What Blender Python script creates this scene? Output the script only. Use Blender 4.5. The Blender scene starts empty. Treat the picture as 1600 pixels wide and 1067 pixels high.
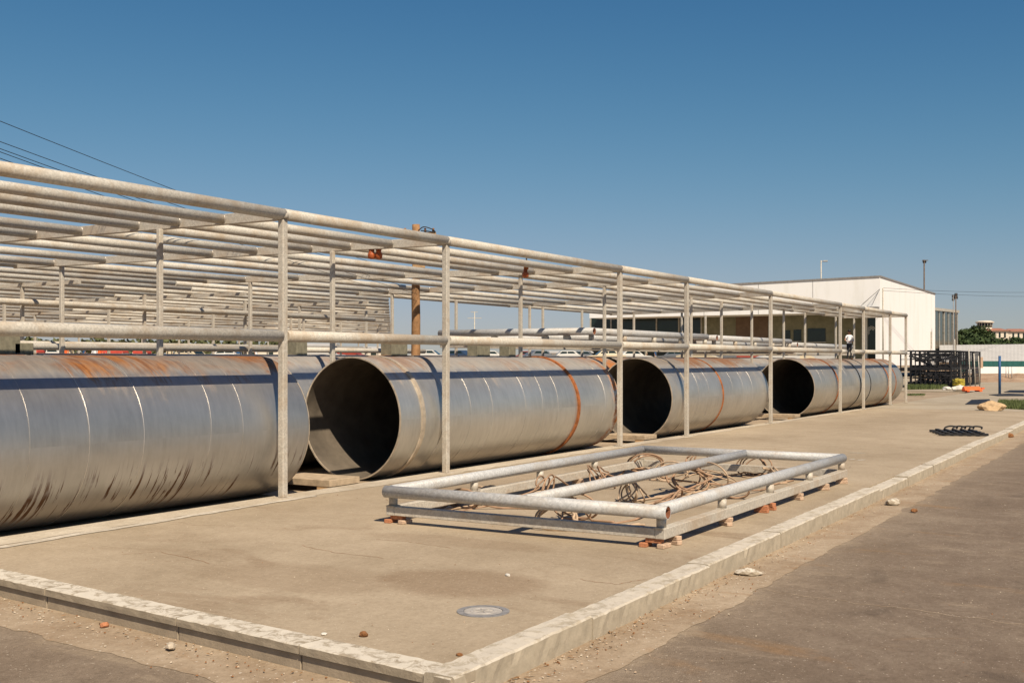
import bpy, bmesh, math, random
from mathutils import Vector, Matrix, noise as mnoise

random.seed(7)
SC = bpy.context.scene
COL = SC.collection
PI = math.pi

# ------------------------------------------------------------------ camera
F_PX, CAM_H, CX, HY = 1750.0, 2.6, 800.0, 563.0
TH = math.atan(1050.0 / F_PX)
CT, ST = math.cos(TH), math.sin(TH)
cam = bpy.data.cameras.new('camera')
cam.sensor_width = 36.0
cam.lens = F_PX / 1600.0 * 36.0
cam.shift_y = (HY - 533.5) / 1600.0
cam.clip_start, cam.clip_end = 0.1, 9000
camo = bpy.data.objects.new('camera', cam)
COL.objects.link(camo)
camo.location = (0, 0, CAM_H)
camo.rotation_euler = (PI / 2, 0, TH - PI / 2)
SC.camera = camo

# ------------------------------------------------------------------ light
SUN_D = Vector((1.0, 1.38, -2.0)).normalized()          # travel direction of the sunlight
ELEV = math.asin(-SUN_D.z)
world = bpy.data.worlds.new('World')
SC.world = world
world.use_nodes = True
wn = world.node_tree
sky = wn.nodes.new('ShaderNodeTexSky')
sky.sky_type = 'NISHITA'
sky.sun_disc = False
sky.sun_elevation = ELEV
sky.sun_rotation = math.atan2(-SUN_D.x, -SUN_D.y)
sky.air_density = 1.0
sky.dust_density = 0.2
sky.ozone_density = 6.0
sep = wn.nodes.new('ShaderNodeSeparateColor'); cmb = wn.nodes.new('ShaderNodeCombineColor')
wn.links.new(sky.outputs[0], sep.inputs[0])
def wmath(op, a_, b_):
    nd = wn.nodes.new('ShaderNodeMath'); nd.operation = op
    for i_, v_ in ((0, a_), (1, b_)):
        if isinstance(v_, (int, float)): nd.inputs[i_].default_value = v_
        else: wn.links.new(v_, nd.inputs[i_])
    return nd.outputs[0]
for ch, (pw, gain, top_) in enumerate(((2.0, 0.0333, 0.60), (1.7, 0.0487, 0.65), (0.85, 0.0920, 50.0))):   # film-like response of the sky colour
    y_ = wmath('MULTIPLY', wmath('POWER', sep.outputs[ch], pw), gain)
    y_ = wmath('DIVIDE', y_, wmath('ADD', wmath('MULTIPLY', y_, 1.0 / top_), 1.0))
    wn.links.new(wmath('MULTIPLY', y_, 1.0 / 0.0969), cmb.inputs[ch])
wn.links.new(cmb.outputs[0], wn.nodes['Background'].inputs[0])
wn.nodes['Background'].inputs[1].default_value = 0.076
sl = bpy.data.lights.new('sun', 'SUN')
sl.energy = 5.0
sl.angle = math.radians(0.53)
sl.color = (1.0, 0.86, 0.68)
so = bpy.data.objects.new('sun', sl)
COL.objects.link(so)
so.rotation_euler = SUN_D.to_track_quat('-Z', 'Y').to_euler()
SC.view_settings.view_transform = 'Standard'
SC.view_settings.look = 'None'
SC.view_settings.exposure = 0.35
SC.view_settings.gamma = 1.0
SC.view_settings.use_curve_mapping = False

# ------------------------------------------------------------------ measuring helpers (photo measurements -> metres)
def ray(x, y):
    r, u = (x - CX) / F_PX, (HY - y) / F_PX
    return Vector((CT + ST * r, ST - CT * r, u))
def at_z(x, y, z=0.0):
    d = ray(x, y); t = (z - CAM_H) / d.z
    return Vector((d.x * t, d.y * t, z))
def at_d(x, y, dist):
    d = ray(x, y)
    return Vector((d.x * dist, d.y * dist, CAM_H + d.z * dist))
RIGHT = Vector((ST, -CT, 0)); FWD = Vector((CT, ST, 0))
YAWV = math.atan2(RIGHT.y, RIGHT.x)

# ------------------------------------------------------------------ mesh builder
class MB:
    def __init__(s):
        s.v, s.f, s.sm, s.mi = [], [], [], []
    def _add(s, vs, fs, smooth=False, m=0):
        o = len(s.v)
        s.v += [tuple(v) for v in vs]
        for f in fs:
            s.f.append(tuple(i + o for i in f)); s.sm.append(smooth); s.mi.append(m)
        return s
    def box(s, lo, hi, m=0, mat=None):
        x0, y0, z0 = lo; x1, y1, z1 = hi
        vs = [(x0,y0,z0),(x1,y0,z0),(x1,y1,z0),(x0,y1,z0),(x0,y0,z1),(x1,y0,z1),(x1,y1,z1),(x0,y1,z1)]
        if mat is not None: vs = [mat @ Vector(v) for v in vs]
        return s._add(vs, [(0,3,2,1),(4,5,6,7),(0,1,5,4),(1,2,6,5),(2,3,7,6),(3,0,4,7)], False, m)
    def bbox(s, lo, hi, b, m=0, mat=None):
        """box with chamfered edges"""
        bm = bmesh.new()
        bmesh.ops.create_cube(bm, size=1)
        for v in bm.verts:
            v.co = Vector([(lo[i] + hi[i]) / 2 + v.co[i] * (hi[i] - lo[i]) for i in range(3)])
        bmesh.ops.bevel(bm, geom=bm.edges[:], offset=b, segments=1, affect='EDGES')
        bm.verts.index_update()
        vs = [v.co.copy() for v in bm.verts]
        if mat is not None: vs = [mat @ v for v in vs]
        s._add(vs, [[v.index for v in f.verts] for f in bm.faces], False, m)
        bm.free(); return s
    def quad(s, a, b, c, d, m=0):
        return s._add([a, b, c, d], [(0,1,2,3)], False, m)
    def poly(s, pts, m=0):
        return s._add(pts, [tuple(range(len(pts)))], False, m)
    def prism(s, pts2, z0, z1, m=0):
        n = len(pts2)
        vs = [(p[0], p[1], z0) for p in pts2] + [(p[0], p[1], z1) for p in pts2]
        fs = [tuple(range(n - 1, -1, -1)), tuple(range(n, 2 * n))]
        fs += [(i, (i + 1) % n, n + (i + 1) % n, n + i) for i in range(n)]
        return s._add(vs, fs, False, m)
    def tube(s, pts, r, n=8, caps=True, m=0, closed=False, square=False):
        pts = [Vector(p) for p in pts]
        k = len(pts)
        rr = r if isinstance(r, (list, tuple)) else [r] * k
        vs, fs, prev = [], [], None
        for i, p in enumerate(pts):
            if closed: t = pts[(i + 1) % k] - pts[i - 1]
            else: t = pts[min(i + 1, k - 1)] - pts[max(i - 1, 0)]
            t.normalize()
            if prev is None:
                a = Vector((0, 0, 1)) if abs(t.z) < 0.9 else Vector((1, 0, 0))
                u = t.cross(a).normalized()
            else:
                u = (prev - t * prev.dot(t)).normalized()
            prev = u
            w = t.cross(u)
            off = PI / 4 if square else 0
            for j in range(n):
                a = 2 * PI * j / n + off
                vs.append(p + (u * math.cos(a) + w * math.sin(a)) * rr[i])
        rng = k if closed else k - 1
        for i in range(rng):
            i2 = (i + 1) % k
            for j in range(n):
                fs.append((i * n + j, i * n + (j + 1) % n, i2 * n + (j + 1) % n, i2 * n + j))
        s._add(vs, fs, not square, m)
        if caps and not closed:
            o = len(s.v) - len(vs)
            s.f.append(tuple(o + j for j in range(n - 1, -1, -1))); s.sm.append(False); s.mi.append(m)
            s.f.append(tuple(o + (k - 1) * n + j for j in range(n))); s.sm.append(False); s.mi.append(m)
        return s
    def cyl(s, a, b, r, n=12, m=0, caps=True):
        return s.tube([a, b], r, n, caps, m)
    def bar(s, a, b, w, m=0):
        return s.tube([a, b], w * 0.7071, 4, True, m, square=True)
    def hollow(s, a, b, r, th, n=16, m=0, mi=0):
        """open-ended tube along a-b with a wall thickness"""
        a, b = Vector(a), Vector(b); t = (b - a).normalized()
        ax = Vector((0, 0, 1)) if abs(t.z) < 0.9 else Vector((1, 0, 0))
        u = t.cross(ax).normalized(); w = t.cross(u)
        ring = lambda p, q: [p + (u * math.cos(2*PI*j/n) + w * math.sin(2*PI*j/n)) * q for j in range(n)]
        vs = ring(a, r) + ring(b, r) + ring(a, r - th) + ring(b, r - th)
        J = lambda k, j: k * n + j % n
        s._add(vs, [(J(0,j), J(0,j+1), J(1,j+1), J(1,j)) for j in range(n)], True, m)
        o = len(s.v) - len(vs)
        for j in range(n):
            for f, sm, mm in (((J(2,j), J(3,j), J(3,j+1), J(2,j+1)), True, mi), ((J(0,j), J(2,j), J(2,j+1), J(0,j+1)), False, m), ((J(1,j), J(1,j+1), J(3,j+1), J(3,j)), False, m)):
                s.f.append(tuple(i + o for i in f)); s.sm.append(sm); s.mi.append(mm)
        return s
    def lathe(s, prof, n=16, c=(0, 0, 0), m=0, smooth=True):
        vs, fs = [], []
        k = len(prof)
        for (r, z) in prof:
            for j in range(n):
                a = 2 * PI * j / n
                vs.append((c[0] + r * math.cos(a), c[1] + r * math.sin(a), c[2] + z))
        for i in range(k - 1):
            for j in range(n):
                fs.append((i*n+j, i*n+(j+1)%n, (i+1)*n+(j+1)%n, (i+1)*n+j))
        s._add(vs, fs, smooth, m)
        o = len(s.v) - len(vs)
        s.f.append(tuple(o + j for j in range(n-1, -1, -1))); s.sm.append(False); s.mi.append(m)
        s.f.append(tuple(o + (k-1)*n + j for j in range(n))); s.sm.append(False); s.mi.append(m)
        return s
    def mesh(s, name, mats):
        me = bpy.data.meshes.new(name)
        me.from_pydata(s.v, [], s.f)
        for mt in (mats if isinstance(mats, (list, tuple)) else [mats]): me.materials.append(mt)
        me.polygons.foreach_set('use_smooth', s.sm)
        me.polygons.foreach_set('material_index', s.mi)
        me.update()
        return me
    def build(s, name, mats, parent=None, loc=None):
        o = bpy.data.objects.new(name, s.mesh(name, mats))
        COL.objects.link(o)
        if parent is not None: o.parent = parent
        if loc is not None: o.location = loc
        return o

def tag(o, label=None, cat=None, group=None, kind=None):
    if label: o['label'] = label
    if cat: o['category'] = cat
    if group: o['group'] = group
    if kind: o['kind'] = kind
    return o
def thing(name, label, cat, loc=(0, 0, 0), rz=0.0, group=None):
    o = bpy.data.objects.new(name, None)
    o.empty_display_size = 0.3
    COL.objects.link(o)
    o.location = loc; o.rotation_euler = (0, 0, rz)
    return tag(o, label, cat, group)
def struct(o): return tag(o, kind='structure')
KIDS = {}
def copy_obj(o, parent=None):
    c = o.copy(); COL.objects.link(c)
    if parent is not None: c.parent = parent
    for ch in list(o.children): copy_obj(ch, c)
    return c
def inst(name, me, parent=None, loc=(0, 0, 0), rot=(0, 0, 0), scale=(1, 1, 1)):
    o = bpy.data.objects.new(name, me); COL.objects.link(o)
    if parent is not None: o.parent = parent
    o.location, o.rotation_euler, o.scale = loc, rot, scale
    return o

# ------------------------------------------------------------------ materials
class NT:
    def __init__(s, name):
        s.m = bpy.data.materials.new(name); s.m.use_nodes = True
        s.t = s.m.node_tree; s.b = s.t.nodes['Principled BSDF']
    def n(s, ty, **kw):
        nd = s.t.nodes.new(ty)
        for k, v in kw.items(): setattr(nd, k, v)
        return nd
    def l(s, a, b): s.t.links.new(a, b)
    def coord(s, scale=(1, 1, 1), obj=True):
        tc = s.n('ShaderNodeTexCoord'); mp = s.n('ShaderNodeMapping')
        mp.inputs['Scale'].default_value = scale
        s.l(tc.outputs['Object'], mp.inputs[0]); return mp.outputs[0]
    def noise(s, scale, detail=6, rough=0.6, vec=None, dist=0.0):
        nd = s.n('ShaderNodeTexNoise')
        nd.inputs['Scale'].default_value = scale; nd.inputs['Detail'].default_value = detail
        nd.inputs['Roughness'].default_value = rough; nd.inputs['Distortion'].default_value = dist
        s.l(vec if vec is not None else s.coord(), nd.inputs['Vector'])
        return nd.outputs['Fac']
    def ramp(s, fac, stops):
        r = s.n('ShaderNodeValToRGB')
        while len(r.color_ramp.elements) < len(stops): r.color_ramp.elements.new(0.5)
        for e, (p, c) in zip(r.color_ramp.elements, stops):
            e.position = p; e.color = (c, c, c, 1) if isinstance(c, (int, float)) else (*c, 1)
        s.l(fac, r.inputs[0]); return r.outputs[0]
    def mix(s, fac, a, b, mode='MIX'):
        m = s.n('ShaderNodeMix', data_type='RGBA', blend_type=mode)
        for i, v in ((0, fac), (6, a), (7, b)):
            if hasattr(v, 'is_linked') or hasattr(v, 'links'): s.l(v, m.inputs[i])
            elif isinstance(v, (int, float)): m.inputs[i].default_value = v
            else: m.inputs[i].default_value = (*v, 1)
        return m.outputs[2]
    def math(s, op, a, b=None, clamp=False):
        m = s.n('ShaderNodeMath', operation=op, use_clamp=clamp)
        for i, v in ((0, a), (1, b)):
            if v is None: continue
            if isinstance(v, (int, float)): m.inputs[i].default_value = v
            else: s.l(v, m.inputs[i])
        return m.outputs[0]
    def rng(s, v, a, b, c=0.0, d=1.0):
        m = s.n('ShaderNodeMapRange', interpolation_type='SMOOTHSTEP')
        s.l(v, m.inputs[0])
        for i, q in enumerate((a, b, c, d)): m.inputs[i + 1].default_value = q
        return m.outputs[0]
    def set(s, color=None, rough=None, metal=None, bump=None, bs=0.3, bd=0.01, spec=None):
        for k, v in (('Base Color', color), ('Roughness', rough), ('Metallic', metal), ('Specular IOR Level', spec)):
            if v is None: continue
            if isinstance(v, (int, float)): s.b.inputs[k].default_value = v
            elif isinstance(v, tuple): s.b.inputs[k].default_value = (*v, 1)
            else: s.l(v, s.b.inputs[k])
        if bump is not None:
            bn = s.n('ShaderNodeBump'); bn.inputs['Strength'].default_value = bs; bn.inputs['Distance'].default_value = bd
            s.l(bump, bn.inputs['Height']); s.l(bn.outputs[0], s.b.inputs['Normal'])
        return s.m

def plain(name, col, rough=0.7, metal=0.0, var=0.25, scale=3.0, spec=0.3, bump=0.0):
    k = NT(name)
    f = k.noise(scale, 5, 0.65)
    lo = tuple(c * (1 - var) for c in col); hi = tuple(min(1, c * (1 + var)) for c in col)
    return k.set(k.ramp(f, [(0.3, lo), (0.7, hi)]), rough, metal, bump=k.noise(scale * 12, 4) if bump else None, bs=bump, bd=0.004, spec=spec)

def m_galv(name, base, dirt, amount=0.5, metal=0.35, rough=0.5):
    k = NT(name)
    oi = k.n('ShaderNodeObjectInfo')
    tc = k.n('ShaderNodeTexCoord'); add = k.n('ShaderNodeVectorMath', operation='ADD')
    k.l(tc.outputs['Object'], add.inputs[0]); k.l(oi.outputs['Random'], add.inputs[1])
    v = add.outputs[0]
    a = k.noise(1.3, 6, 0.7, v, 0.6)
    b = k.noise(9, 5, 0.7, v)
    sp = k.noise(28, 3, 0.6, v)
    vo = k.n('ShaderNodeTexVoronoi'); vo.inputs['Scale'].default_value = 34; k.l(v, vo.inputs['Vector'])
    c1 = k.mix(k.ramp(vo.outputs['Color'], [(0.2, 0.0), (0.8, 1.0)]), tuple(x * 0.86 for x in base), tuple(min(1, x * 1.12) for x in base))
    mask = k.math('MULTIPLY', k.rng(a, 0.42, 0.72), amount)
    c2 = k.mix(mask, c1, dirt)
    rust = k.math('MULTIPLY', k.rng(b, 0.66, 0.78), k.rng(a, 0.5, 0.66))
    c3 = k.mix(k.math('MULTIPLY', rust, 0.7), c2, (0.26, 0.10, 0.035))
    rv = k.mix(oi.outputs['Random'], (0.93, 0.925, 0.92), (1.04, 1.035, 1.03))
    c4 = k.mix(1.0, c3, rv, 'MULTIPLY')
    k.set(c4, rough, metal, bump=sp, bs=0.12, bd=0.004, spec=0.4)
    return k.m

M = {}
M['galv'] = m_galv('galvanised_dusty', (0.50, 0.47, 0.405), (0.37, 0.27, 0.165), 0.65, 0.05, 0.62)
M['galv_bright'] = m_galv('galvanised_bright', (0.45, 0.455, 0.45), (0.36, 0.29, 0.205), 0.45, 0.12, 0.6)
M['post'] = m_galv('galvanised_post', (0.48, 0.445, 0.38), (0.35, 0.25, 0.155), 0.6, 0.05, 0.65)
M['weld'] = plain('weld_bead', (0.62, 0.58, 0.53), 0.4, 0.85, 0.2)
M['rust'] = plain('rust', (0.30, 0.105, 0.035), 0.85, 0.0, 0.5, 6, 0.2, 0.4)
M['rust_in'] = plain('rust_inside', (0.16, 0.06, 0.03), 0.9, 0.0, 0.4, 8)
M['beacon'] = plain('orange_red_paint', (0.38, 0.095, 0.03), 0.5, 0, 0.5, 14)

def m_steel(name, top_rust, drip, warm, seed, end=None):
    k = NT(name)
    tc = k.n('ShaderNodeTexCoord'); sx = k.n('ShaderNodeSeparateXYZ'); k.l(tc.outputs['Object'], sx.inputs[0])
    x, y, z = sx.outputs
    ang = k.math('ARCTAN2', z, y)
    def vec(fx, fa, off):
        c = k.n('ShaderNodeCombineXYZ')
        k.l(k.math('ADD', k.math('MULTIPLY', x, fx), off), c.inputs[0]); k.l(k.math('MULTIPLY', ang, fa), c.inputs[1])
        c.inputs[2].default_value = seed; return c.outputs[0]
    big = k.noise(1.0, 5, 0.6, vec(0.45, 0.9, 3.1), 0.4)
    streak = k.noise(1.0, 6, 0.7, vec(2.6, 0.9, 7.7), 0.3)
    fine = k.noise(1.0, 5, 0.7, vec(9.0, 2.2, 1.3), 0.2)
    spk = k.noise(26, 3, 0.6)
    base = k.ramp(k.math('ADD', k.math('MULTIPLY', big, 0.6), k.math('MULTIPLY', fine, 0.4)),
                  [(0.34, tuple(q * 0.80 for q in warm)), (0.52, warm), (0.68, tuple(q * 1.16 for q in warm))])
    # dust and rust lying on the upper side of the pipe
    zt = k.math('ADD', z, k.math('MULTIPLY', k.math('SUBTRACT', streak, 0.5), 0.3))
    topm = k.rng(zt, 1.0, 1.22)
    dusty = k.mix(k.rng(fine, 0.3, 0.7), (0.12, 0.095, 0.075), (0.19, 0.15, 0.115))
    c = k.mix(k.math('MULTIPLY', topm, 0.8 * min(1, 0.2 + top_rust)), base, dusty)
    rz = k.rng(k.math('ADD', z, k.math('MULTIPLY', k.math('SUBTRACT', streak, 0.5), 2.6)), 0.75, 1.35)
    rustm = k.math('MULTIPLY', k.math('MULTIPLY', rz, k.rng(big, 0.44, 0.62)), top_rust)
    c = k.mix(rustm, c, k.mix(k.rng(fine, 0.35, 0.65), (0.16, 0.058, 0.02), (0.30, 0.135, 0.05)))
    if end:
        em = k.math('MULTIPLY', k.rng(k.math('ADD', x, k.math('MULTIPLY', k.math('SUBTRACT', fine, 0.5), 1.2)), end - 0.55, end - 0.2), k.rng(k.noise(1.0, 5, 0.7, vec(1.5, 2.4, 4.4), 0.3), 0.40, 0.56))
        c = k.mix(em, c, (0.36, 0.14, 0.045)); rustm = k.math('MAXIMUM', rustm, em)
    # dark drips that ran down the lower side
    dn = k.noise(1.0, 4, 0.75, vec(10.0, 0.6, 12.0), 0.35)
    zone = k.math('MULTIPLY', k.rng(z, -0.25, -0.75), k.rng(z, -1.37, -1.05))
    dm = k.math('MULTIPLY', k.math('MULTIPLY', k.rng(dn, 0.555, 0.58), k.rng(big, 0.40, 0.50)), zone)
    c = k.mix(k.math('MULTIPLY', dm, drip), c, (0.11, 0.058, 0.030))
    cover = k.math('MAXIMUM', k.math('MULTIPLY', topm, 0.85), k.math('MAXIMUM', rustm, k.math('MULTIPLY', dm, drip)))
    metal = k.math('MULTIPLY', k.math('SUBTRACT', 1.0, cover, True), 0.74)
    k.set(c, 0.8, 0.0, bump=k.math('ADD', k.math('MULTIPLY', spk, 0.5), fine), bs=0.12, bd=0.006, spec=0.1)
    gl = k.n('ShaderNodeBsdfAnisotropic', distribution='BECKMANN')
    k.l(c, gl.inputs['Color']); k.l(k.math('ADD', 0.38, k.math('MULTIPLY', fine, 0.18)), gl.inputs['Roughness'])
    k.l(k.b.inputs['Normal'].links[0].from_socket, gl.inputs['Normal'])
    mx = k.n('ShaderNodeMixShader'); k.l(metal, mx.inputs[0]); k.l(k.b.outputs[0], mx.inputs[1]); k.l(gl.outputs[0], mx.inputs[2])
    k.l(mx.outputs[0], k.t.nodes['Material Output'].inputs['Surface'])
    return k.m
WARM0 = (0.50, 0.47, 0.43)
STEEL = [m_steel('steel_rusty', 1.0, 1.0, (0.43, 0.42, 0.40), 1.0),
         m_steel('steel_bright', 0.55, 0.12, (0.55, 0.54, 0.505), 4.0, 11.2),
         m_steel('steel_tan', 0.8, 0.15, (0.57, 0.55, 0.51), 9.0),
         m_steel('steel_stained', 0.7, 0.3, (0.55, 0.525, 0.475), 15.0)]
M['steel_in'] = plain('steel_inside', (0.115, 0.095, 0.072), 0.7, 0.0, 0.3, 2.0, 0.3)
M['steel_rim'] = plain('steel_cut_rim', (0.50, 0.42, 0.32), 0.5, 0.4, 0.3, 5)

def m_ground(name, lo, hi, stain, scale, bump, patch=None, speck=None):
    k = NT(name)
    a = k.noise(0.22 * scale, 7, 0.62, None, 0.5)
    b = k.noise(1.7 * scale, 6, 0.65)
    d = k.noise(60, 4, 0.7)
    e = k.noise(0.8 * scale, 6, 0.7, k.coord((1, 0.35, 1)), 0.8)
    f = k.math('ADD', k.math('MULTIPLY', a, 0.55), k.math('ADD', k.math('MULTIPLY', b, 0.27), k.math('MULTIPLY', d, 0.18)))
    c = k.ramp(f, [(0.38, lo), (0.60, hi)])
    c = k.mix(k.math('MULTIPLY', k.rng(e, 0.54, 0.72), 0.55), c, stain)
    if patch:
        for (px, py, rx, ry, amt) in patch:
            tc = k.n('ShaderNodeTexCoord'); s1 = k.n('ShaderNodeSeparateXYZ'); k.l(tc.outputs['Object'], s1.inputs[0])
            u = k.math('DIVIDE', k.math('SUBTRACT', s1.outputs[0], px), rx)
            v = k.math('DIVIDE', k.math('SUBTRACT', s1.outputs[1], py), ry)
            r2 = k.math('ADD', k.math('MULTIPLY', u, u), k.math('MULTIPLY', v, v))
            r2 = k.math('ADD', r2, k.math('MULTIPLY', k.math('SUBTRACT', e, 0.5), 3.0))
            c = k.mix(k.math('MULTIPLY', k.rng(r2, 1.3, 0.5), amt), c, stain)
    if speck:
        vo = k.noise(speck[1], 2, 0.5)
        c = k.mix(k.math('MULTIPLY', k.rng(vo, 0.66, 0.72), 0.8), c, speck[0])
    m1 = k.noise(11, 5, 0.72); m2 = k.noise(26, 4, 0.75)
    c = k.mix(1.0, c, k.ramp(k.math('ADD', k.math('MULTIPLY', m1, 0.55), k.math('MULTIPLY', m2, 0.45)), [(0.34, (0.80, 0.79, 0.77)), (0.5, (1.0, 1.0, 1.0)), (0.66, (1.13, 1.13, 1.14))]), 'MULTIPLY')
    dk = k.noise(17, 3, 0.6, k.coord((1, 1, 4)))
    c = k.mix(k.math('MULTIPLY', k.rng(dk, 0.685, 0.73), 0.55), c, tuple(q * 0.5 for q in stain))
    h = k.math('ADD', k.math('MULTIPLY', d, 0.5), k.math('ADD', b, k.math('MULTIPLY', m2, 0.8)))
    return k.set(c, 0.9, 0, bump=h, bs=bump, bd=0.012, spec=0.15)
M['slab'] = m_ground('slab_concrete', (0.280, 0.221, 0.150), (0.390, 0.317, 0.226), (0.21, 0.146, 0.09), 1.0, 0.35,
                     patch=[(10.9, 7.2, 0.9, 1.1, 0.6), (10.2, 9.2, 0.8, 1.6, 0.3), (13.4, 9.0, 0.35, 1.6, 0.3), (20, 12.7, 3, 0.5, 0.3)], speck=((0.55, 0.48, 0.38), 34))
M['yard'] = m_ground('yard_concrete', (0.28, 0.235, 0.17), (0.39, 0.335, 0.255), (0.25, 0.19, 0.13), 1.0, 0.5)
M['bed'] = m_ground('pipe_bed_earth', (0.25, 0.19, 0.13), (0.38, 0.30, 0.21), (0.18, 0.12, 0.08), 2.0, 0.6)
def m_asphalt():
    k = NT('old_asphalt')
    a = k.noise(0.28, 8, 0.66, None, 0.8); b = k.noise(1.9, 7, 0.7, None, 0.4); d = k.noise(75, 4, 0.75); e = k.noise(0.9, 7, 0.72, k.coord((1, 0.3, 1)), 1.0)
    ag = k.n('ShaderNodeTexVoronoi'); ag.inputs['Scale'].default_value = 95; k.l(k.coord(), ag.inputs['Vector'])
    f = k.math('ADD', k.math('MULTIPLY', a, 0.45), k.math('ADD', k.math('MULTIPLY', b, 0.3), k.math('MULTIPLY', d, 0.25)))
    c = k.ramp(f, [(0.34, (0.105, 0.077, 0.055)), (0.5, (0.17, 0.129, 0.095)), (0.64, (0.245, 0.196, 0.146))])
    c = k.mix(k.math('MULTIPLY', k.rng(ag.outputs['Distance'], 0.35, 0.1), 0.22), c, (0.33, 0.27, 0.20))
    c = k.mix(k.math('MULTIPLY', k.rng(e, 0.53, 0.70), 0.6), c, (0.31, 0.245, 0.175))
    st = k.noise(0.55, 5, 0.65, k.coord((1, 0.55, 1)), 0.6)
    c = k.mix(k.math('MULTIPLY', k.rng(st, 0.60, 0.72), 0.5), c, (0.26, 0.145, 0.06))
    dk = k.noise(0.8, 5, 0.6, k.coord((0.7, 1.1, 1.3)), 0.5)
    c = k.mix(k.math('MULTIPLY', k.rng(dk, 0.58, 0.74), 0.5), c, (0.085, 0.065, 0.05))
    tc = k.n('ShaderNodeTexCoord'); s1 = k.n('ShaderNodeSeparateXYZ'); k.l(tc.outputs['Object'], s1.inputs[0]); x, y, z = s1.outputs
    d1 = k.math('SUBTRACT', k.math('ADD', 5.0, k.math('MULTIPLY', x, 0.0112)), y)
    d2 = k.math('SUBTRACT', k.math('ADD', 7.02, k.math('MULTIPLY', y, 0.105)), x)
    dd = k.math('MAXIMUM', d1, d2)
    dn = k.math('ADD', dd, k.math('ADD', k.math('MULTIPLY', k.math('SUBTRACT', b, 0.5), 0.9), k.math('MULTIPLY', k.math('SUBTRACT', e, 0.5), 1.2)))
    sand = k.math('ADD', k.math('MULTIPLY', k.rng(dn, 0.95, 0.45), 0.7), k.math('MULTIPLY', k.rng(dn, 2.6, 0.4), 0.28))
    c = k.mix(sand, c, k.mix(b, (0.27, 0.205, 0.138), (0.37, 0.30, 0.215)))
    m1 = k.noise(9, 5, 0.75); m2 = k.noise(24, 4, 0.75)
    c = k.mix(1.0, c, k.ramp(k.math('ADD', k.math('MULTIPLY', m1, 0.5), k.math('MULTIPLY', m2, 0.5)), [(0.34, (0.74, 0.73, 0.71)), (0.5, (1.0, 1.0, 1.0)), (0.66, (1.2, 1.2, 1.21))]), 'MULTIPLY')
    sp = k.noise(30, 2, 0.5)
    c = k.mix(k.math('MULTIPLY', k.rng(sp, 0.67, 0.73), 0.7), c, (0.45, 0.38, 0.30))
    h = k.math('ADD', k.math('MULTIPLY', d, 0.6), k.math('ADD', b, k.math('MULTIPLY', ag.outputs['Distance'], 0.5)))
    return k.set(c, 0.92, 0, bump=h, bs=0.7, bd=0.014, spec=0.12)
M['asphalt'] = m_asphalt()
M['gutter'] = m_ground('gutter_sand', (0.25, 0.18, 0.115), (0.385, 0.305, 0.215), (0.27, 0.165, 0.085), 3.0, 0.6, speck=((0.6, 0.54, 0.45), 24))
M['dirt'] = m_ground('dry_earth', (0.26, 0.19, 0.125), (0.40, 0.32, 0.22), (0.2, 0.14, 0.09), 1.0, 0.5)
M['bank'] = m_ground('bank_earth', (0.23, 0.13, 0.075), (0.42, 0.31, 0.21), (0.5, 0.43, 0.34), 1.5, 0.8)
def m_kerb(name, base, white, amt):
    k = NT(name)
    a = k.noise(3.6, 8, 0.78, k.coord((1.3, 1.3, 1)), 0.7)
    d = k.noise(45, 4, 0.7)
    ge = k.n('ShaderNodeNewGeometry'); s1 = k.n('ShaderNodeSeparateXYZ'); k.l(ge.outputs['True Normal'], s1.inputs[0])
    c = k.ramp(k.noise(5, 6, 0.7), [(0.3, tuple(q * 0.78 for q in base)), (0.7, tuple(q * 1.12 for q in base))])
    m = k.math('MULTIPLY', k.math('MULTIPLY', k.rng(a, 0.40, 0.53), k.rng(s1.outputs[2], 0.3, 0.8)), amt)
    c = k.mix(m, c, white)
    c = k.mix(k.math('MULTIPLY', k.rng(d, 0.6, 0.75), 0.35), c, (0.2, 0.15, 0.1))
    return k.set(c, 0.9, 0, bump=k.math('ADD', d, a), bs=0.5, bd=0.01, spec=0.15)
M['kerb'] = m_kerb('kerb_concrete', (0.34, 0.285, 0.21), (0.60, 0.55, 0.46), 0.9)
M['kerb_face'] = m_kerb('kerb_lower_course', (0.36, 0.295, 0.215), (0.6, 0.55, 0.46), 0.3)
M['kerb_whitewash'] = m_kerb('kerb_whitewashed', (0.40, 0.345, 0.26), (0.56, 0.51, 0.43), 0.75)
M['screed'] = m_ground('pale_screed', (0.36, 0.30, 0.22), (0.50, 0.44, 0.35), (0.30, 0.23, 0.16), 3.0, 0.5)
M['mark'] = m_ground('white_line', (0.36, 0.31, 0.24), (0.58, 0.53, 0.45), (0.4, 0.33, 0.24), 6.0, 0.4)
M['timber'] = plain('timber', (0.42, 0.27, 0.14), 0.85, 0, 0.35, 4, 0.2, 0.4)
M['timber_grey'] = plain('weathered_timber', (0.40, 0.31, 0.21), 0.85, 0, 0.3, 4, 0.2, 0.4)
M['pole_wood'] = plain('pole_wood', (0.29, 0.16, 0.075), 0.85, 0, 0.5, 2.5, 0.2, 0.4)
M['brick'] = plain('brick_clay', (0.40, 0.17, 0.085), 0.9, 0, 0.4, 20, 0.2, 0.5)
M['brick_pale'] = plain('brick_mortared', (0.46, 0.33, 0.23), 0.9, 0, 0.4, 20, 0.2, 0.5)
M['cable'] = plain('cable_sheath', (0.32, 0.205, 0.13), 0.75, 0, 0.3, 6, 0.2)
M['cable_pale'] = plain('cable_sheath_dusty', (0.42, 0.31, 0.21), 0.75, 0, 0.3, 6, 0.2)
M['wire'] = plain('wire_black', (0.02, 0.02, 0.022), 0.6)
M['black'] = plain('black_steel', (0.018, 0.018, 0.02), 0.6, 0, 0.4)
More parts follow.
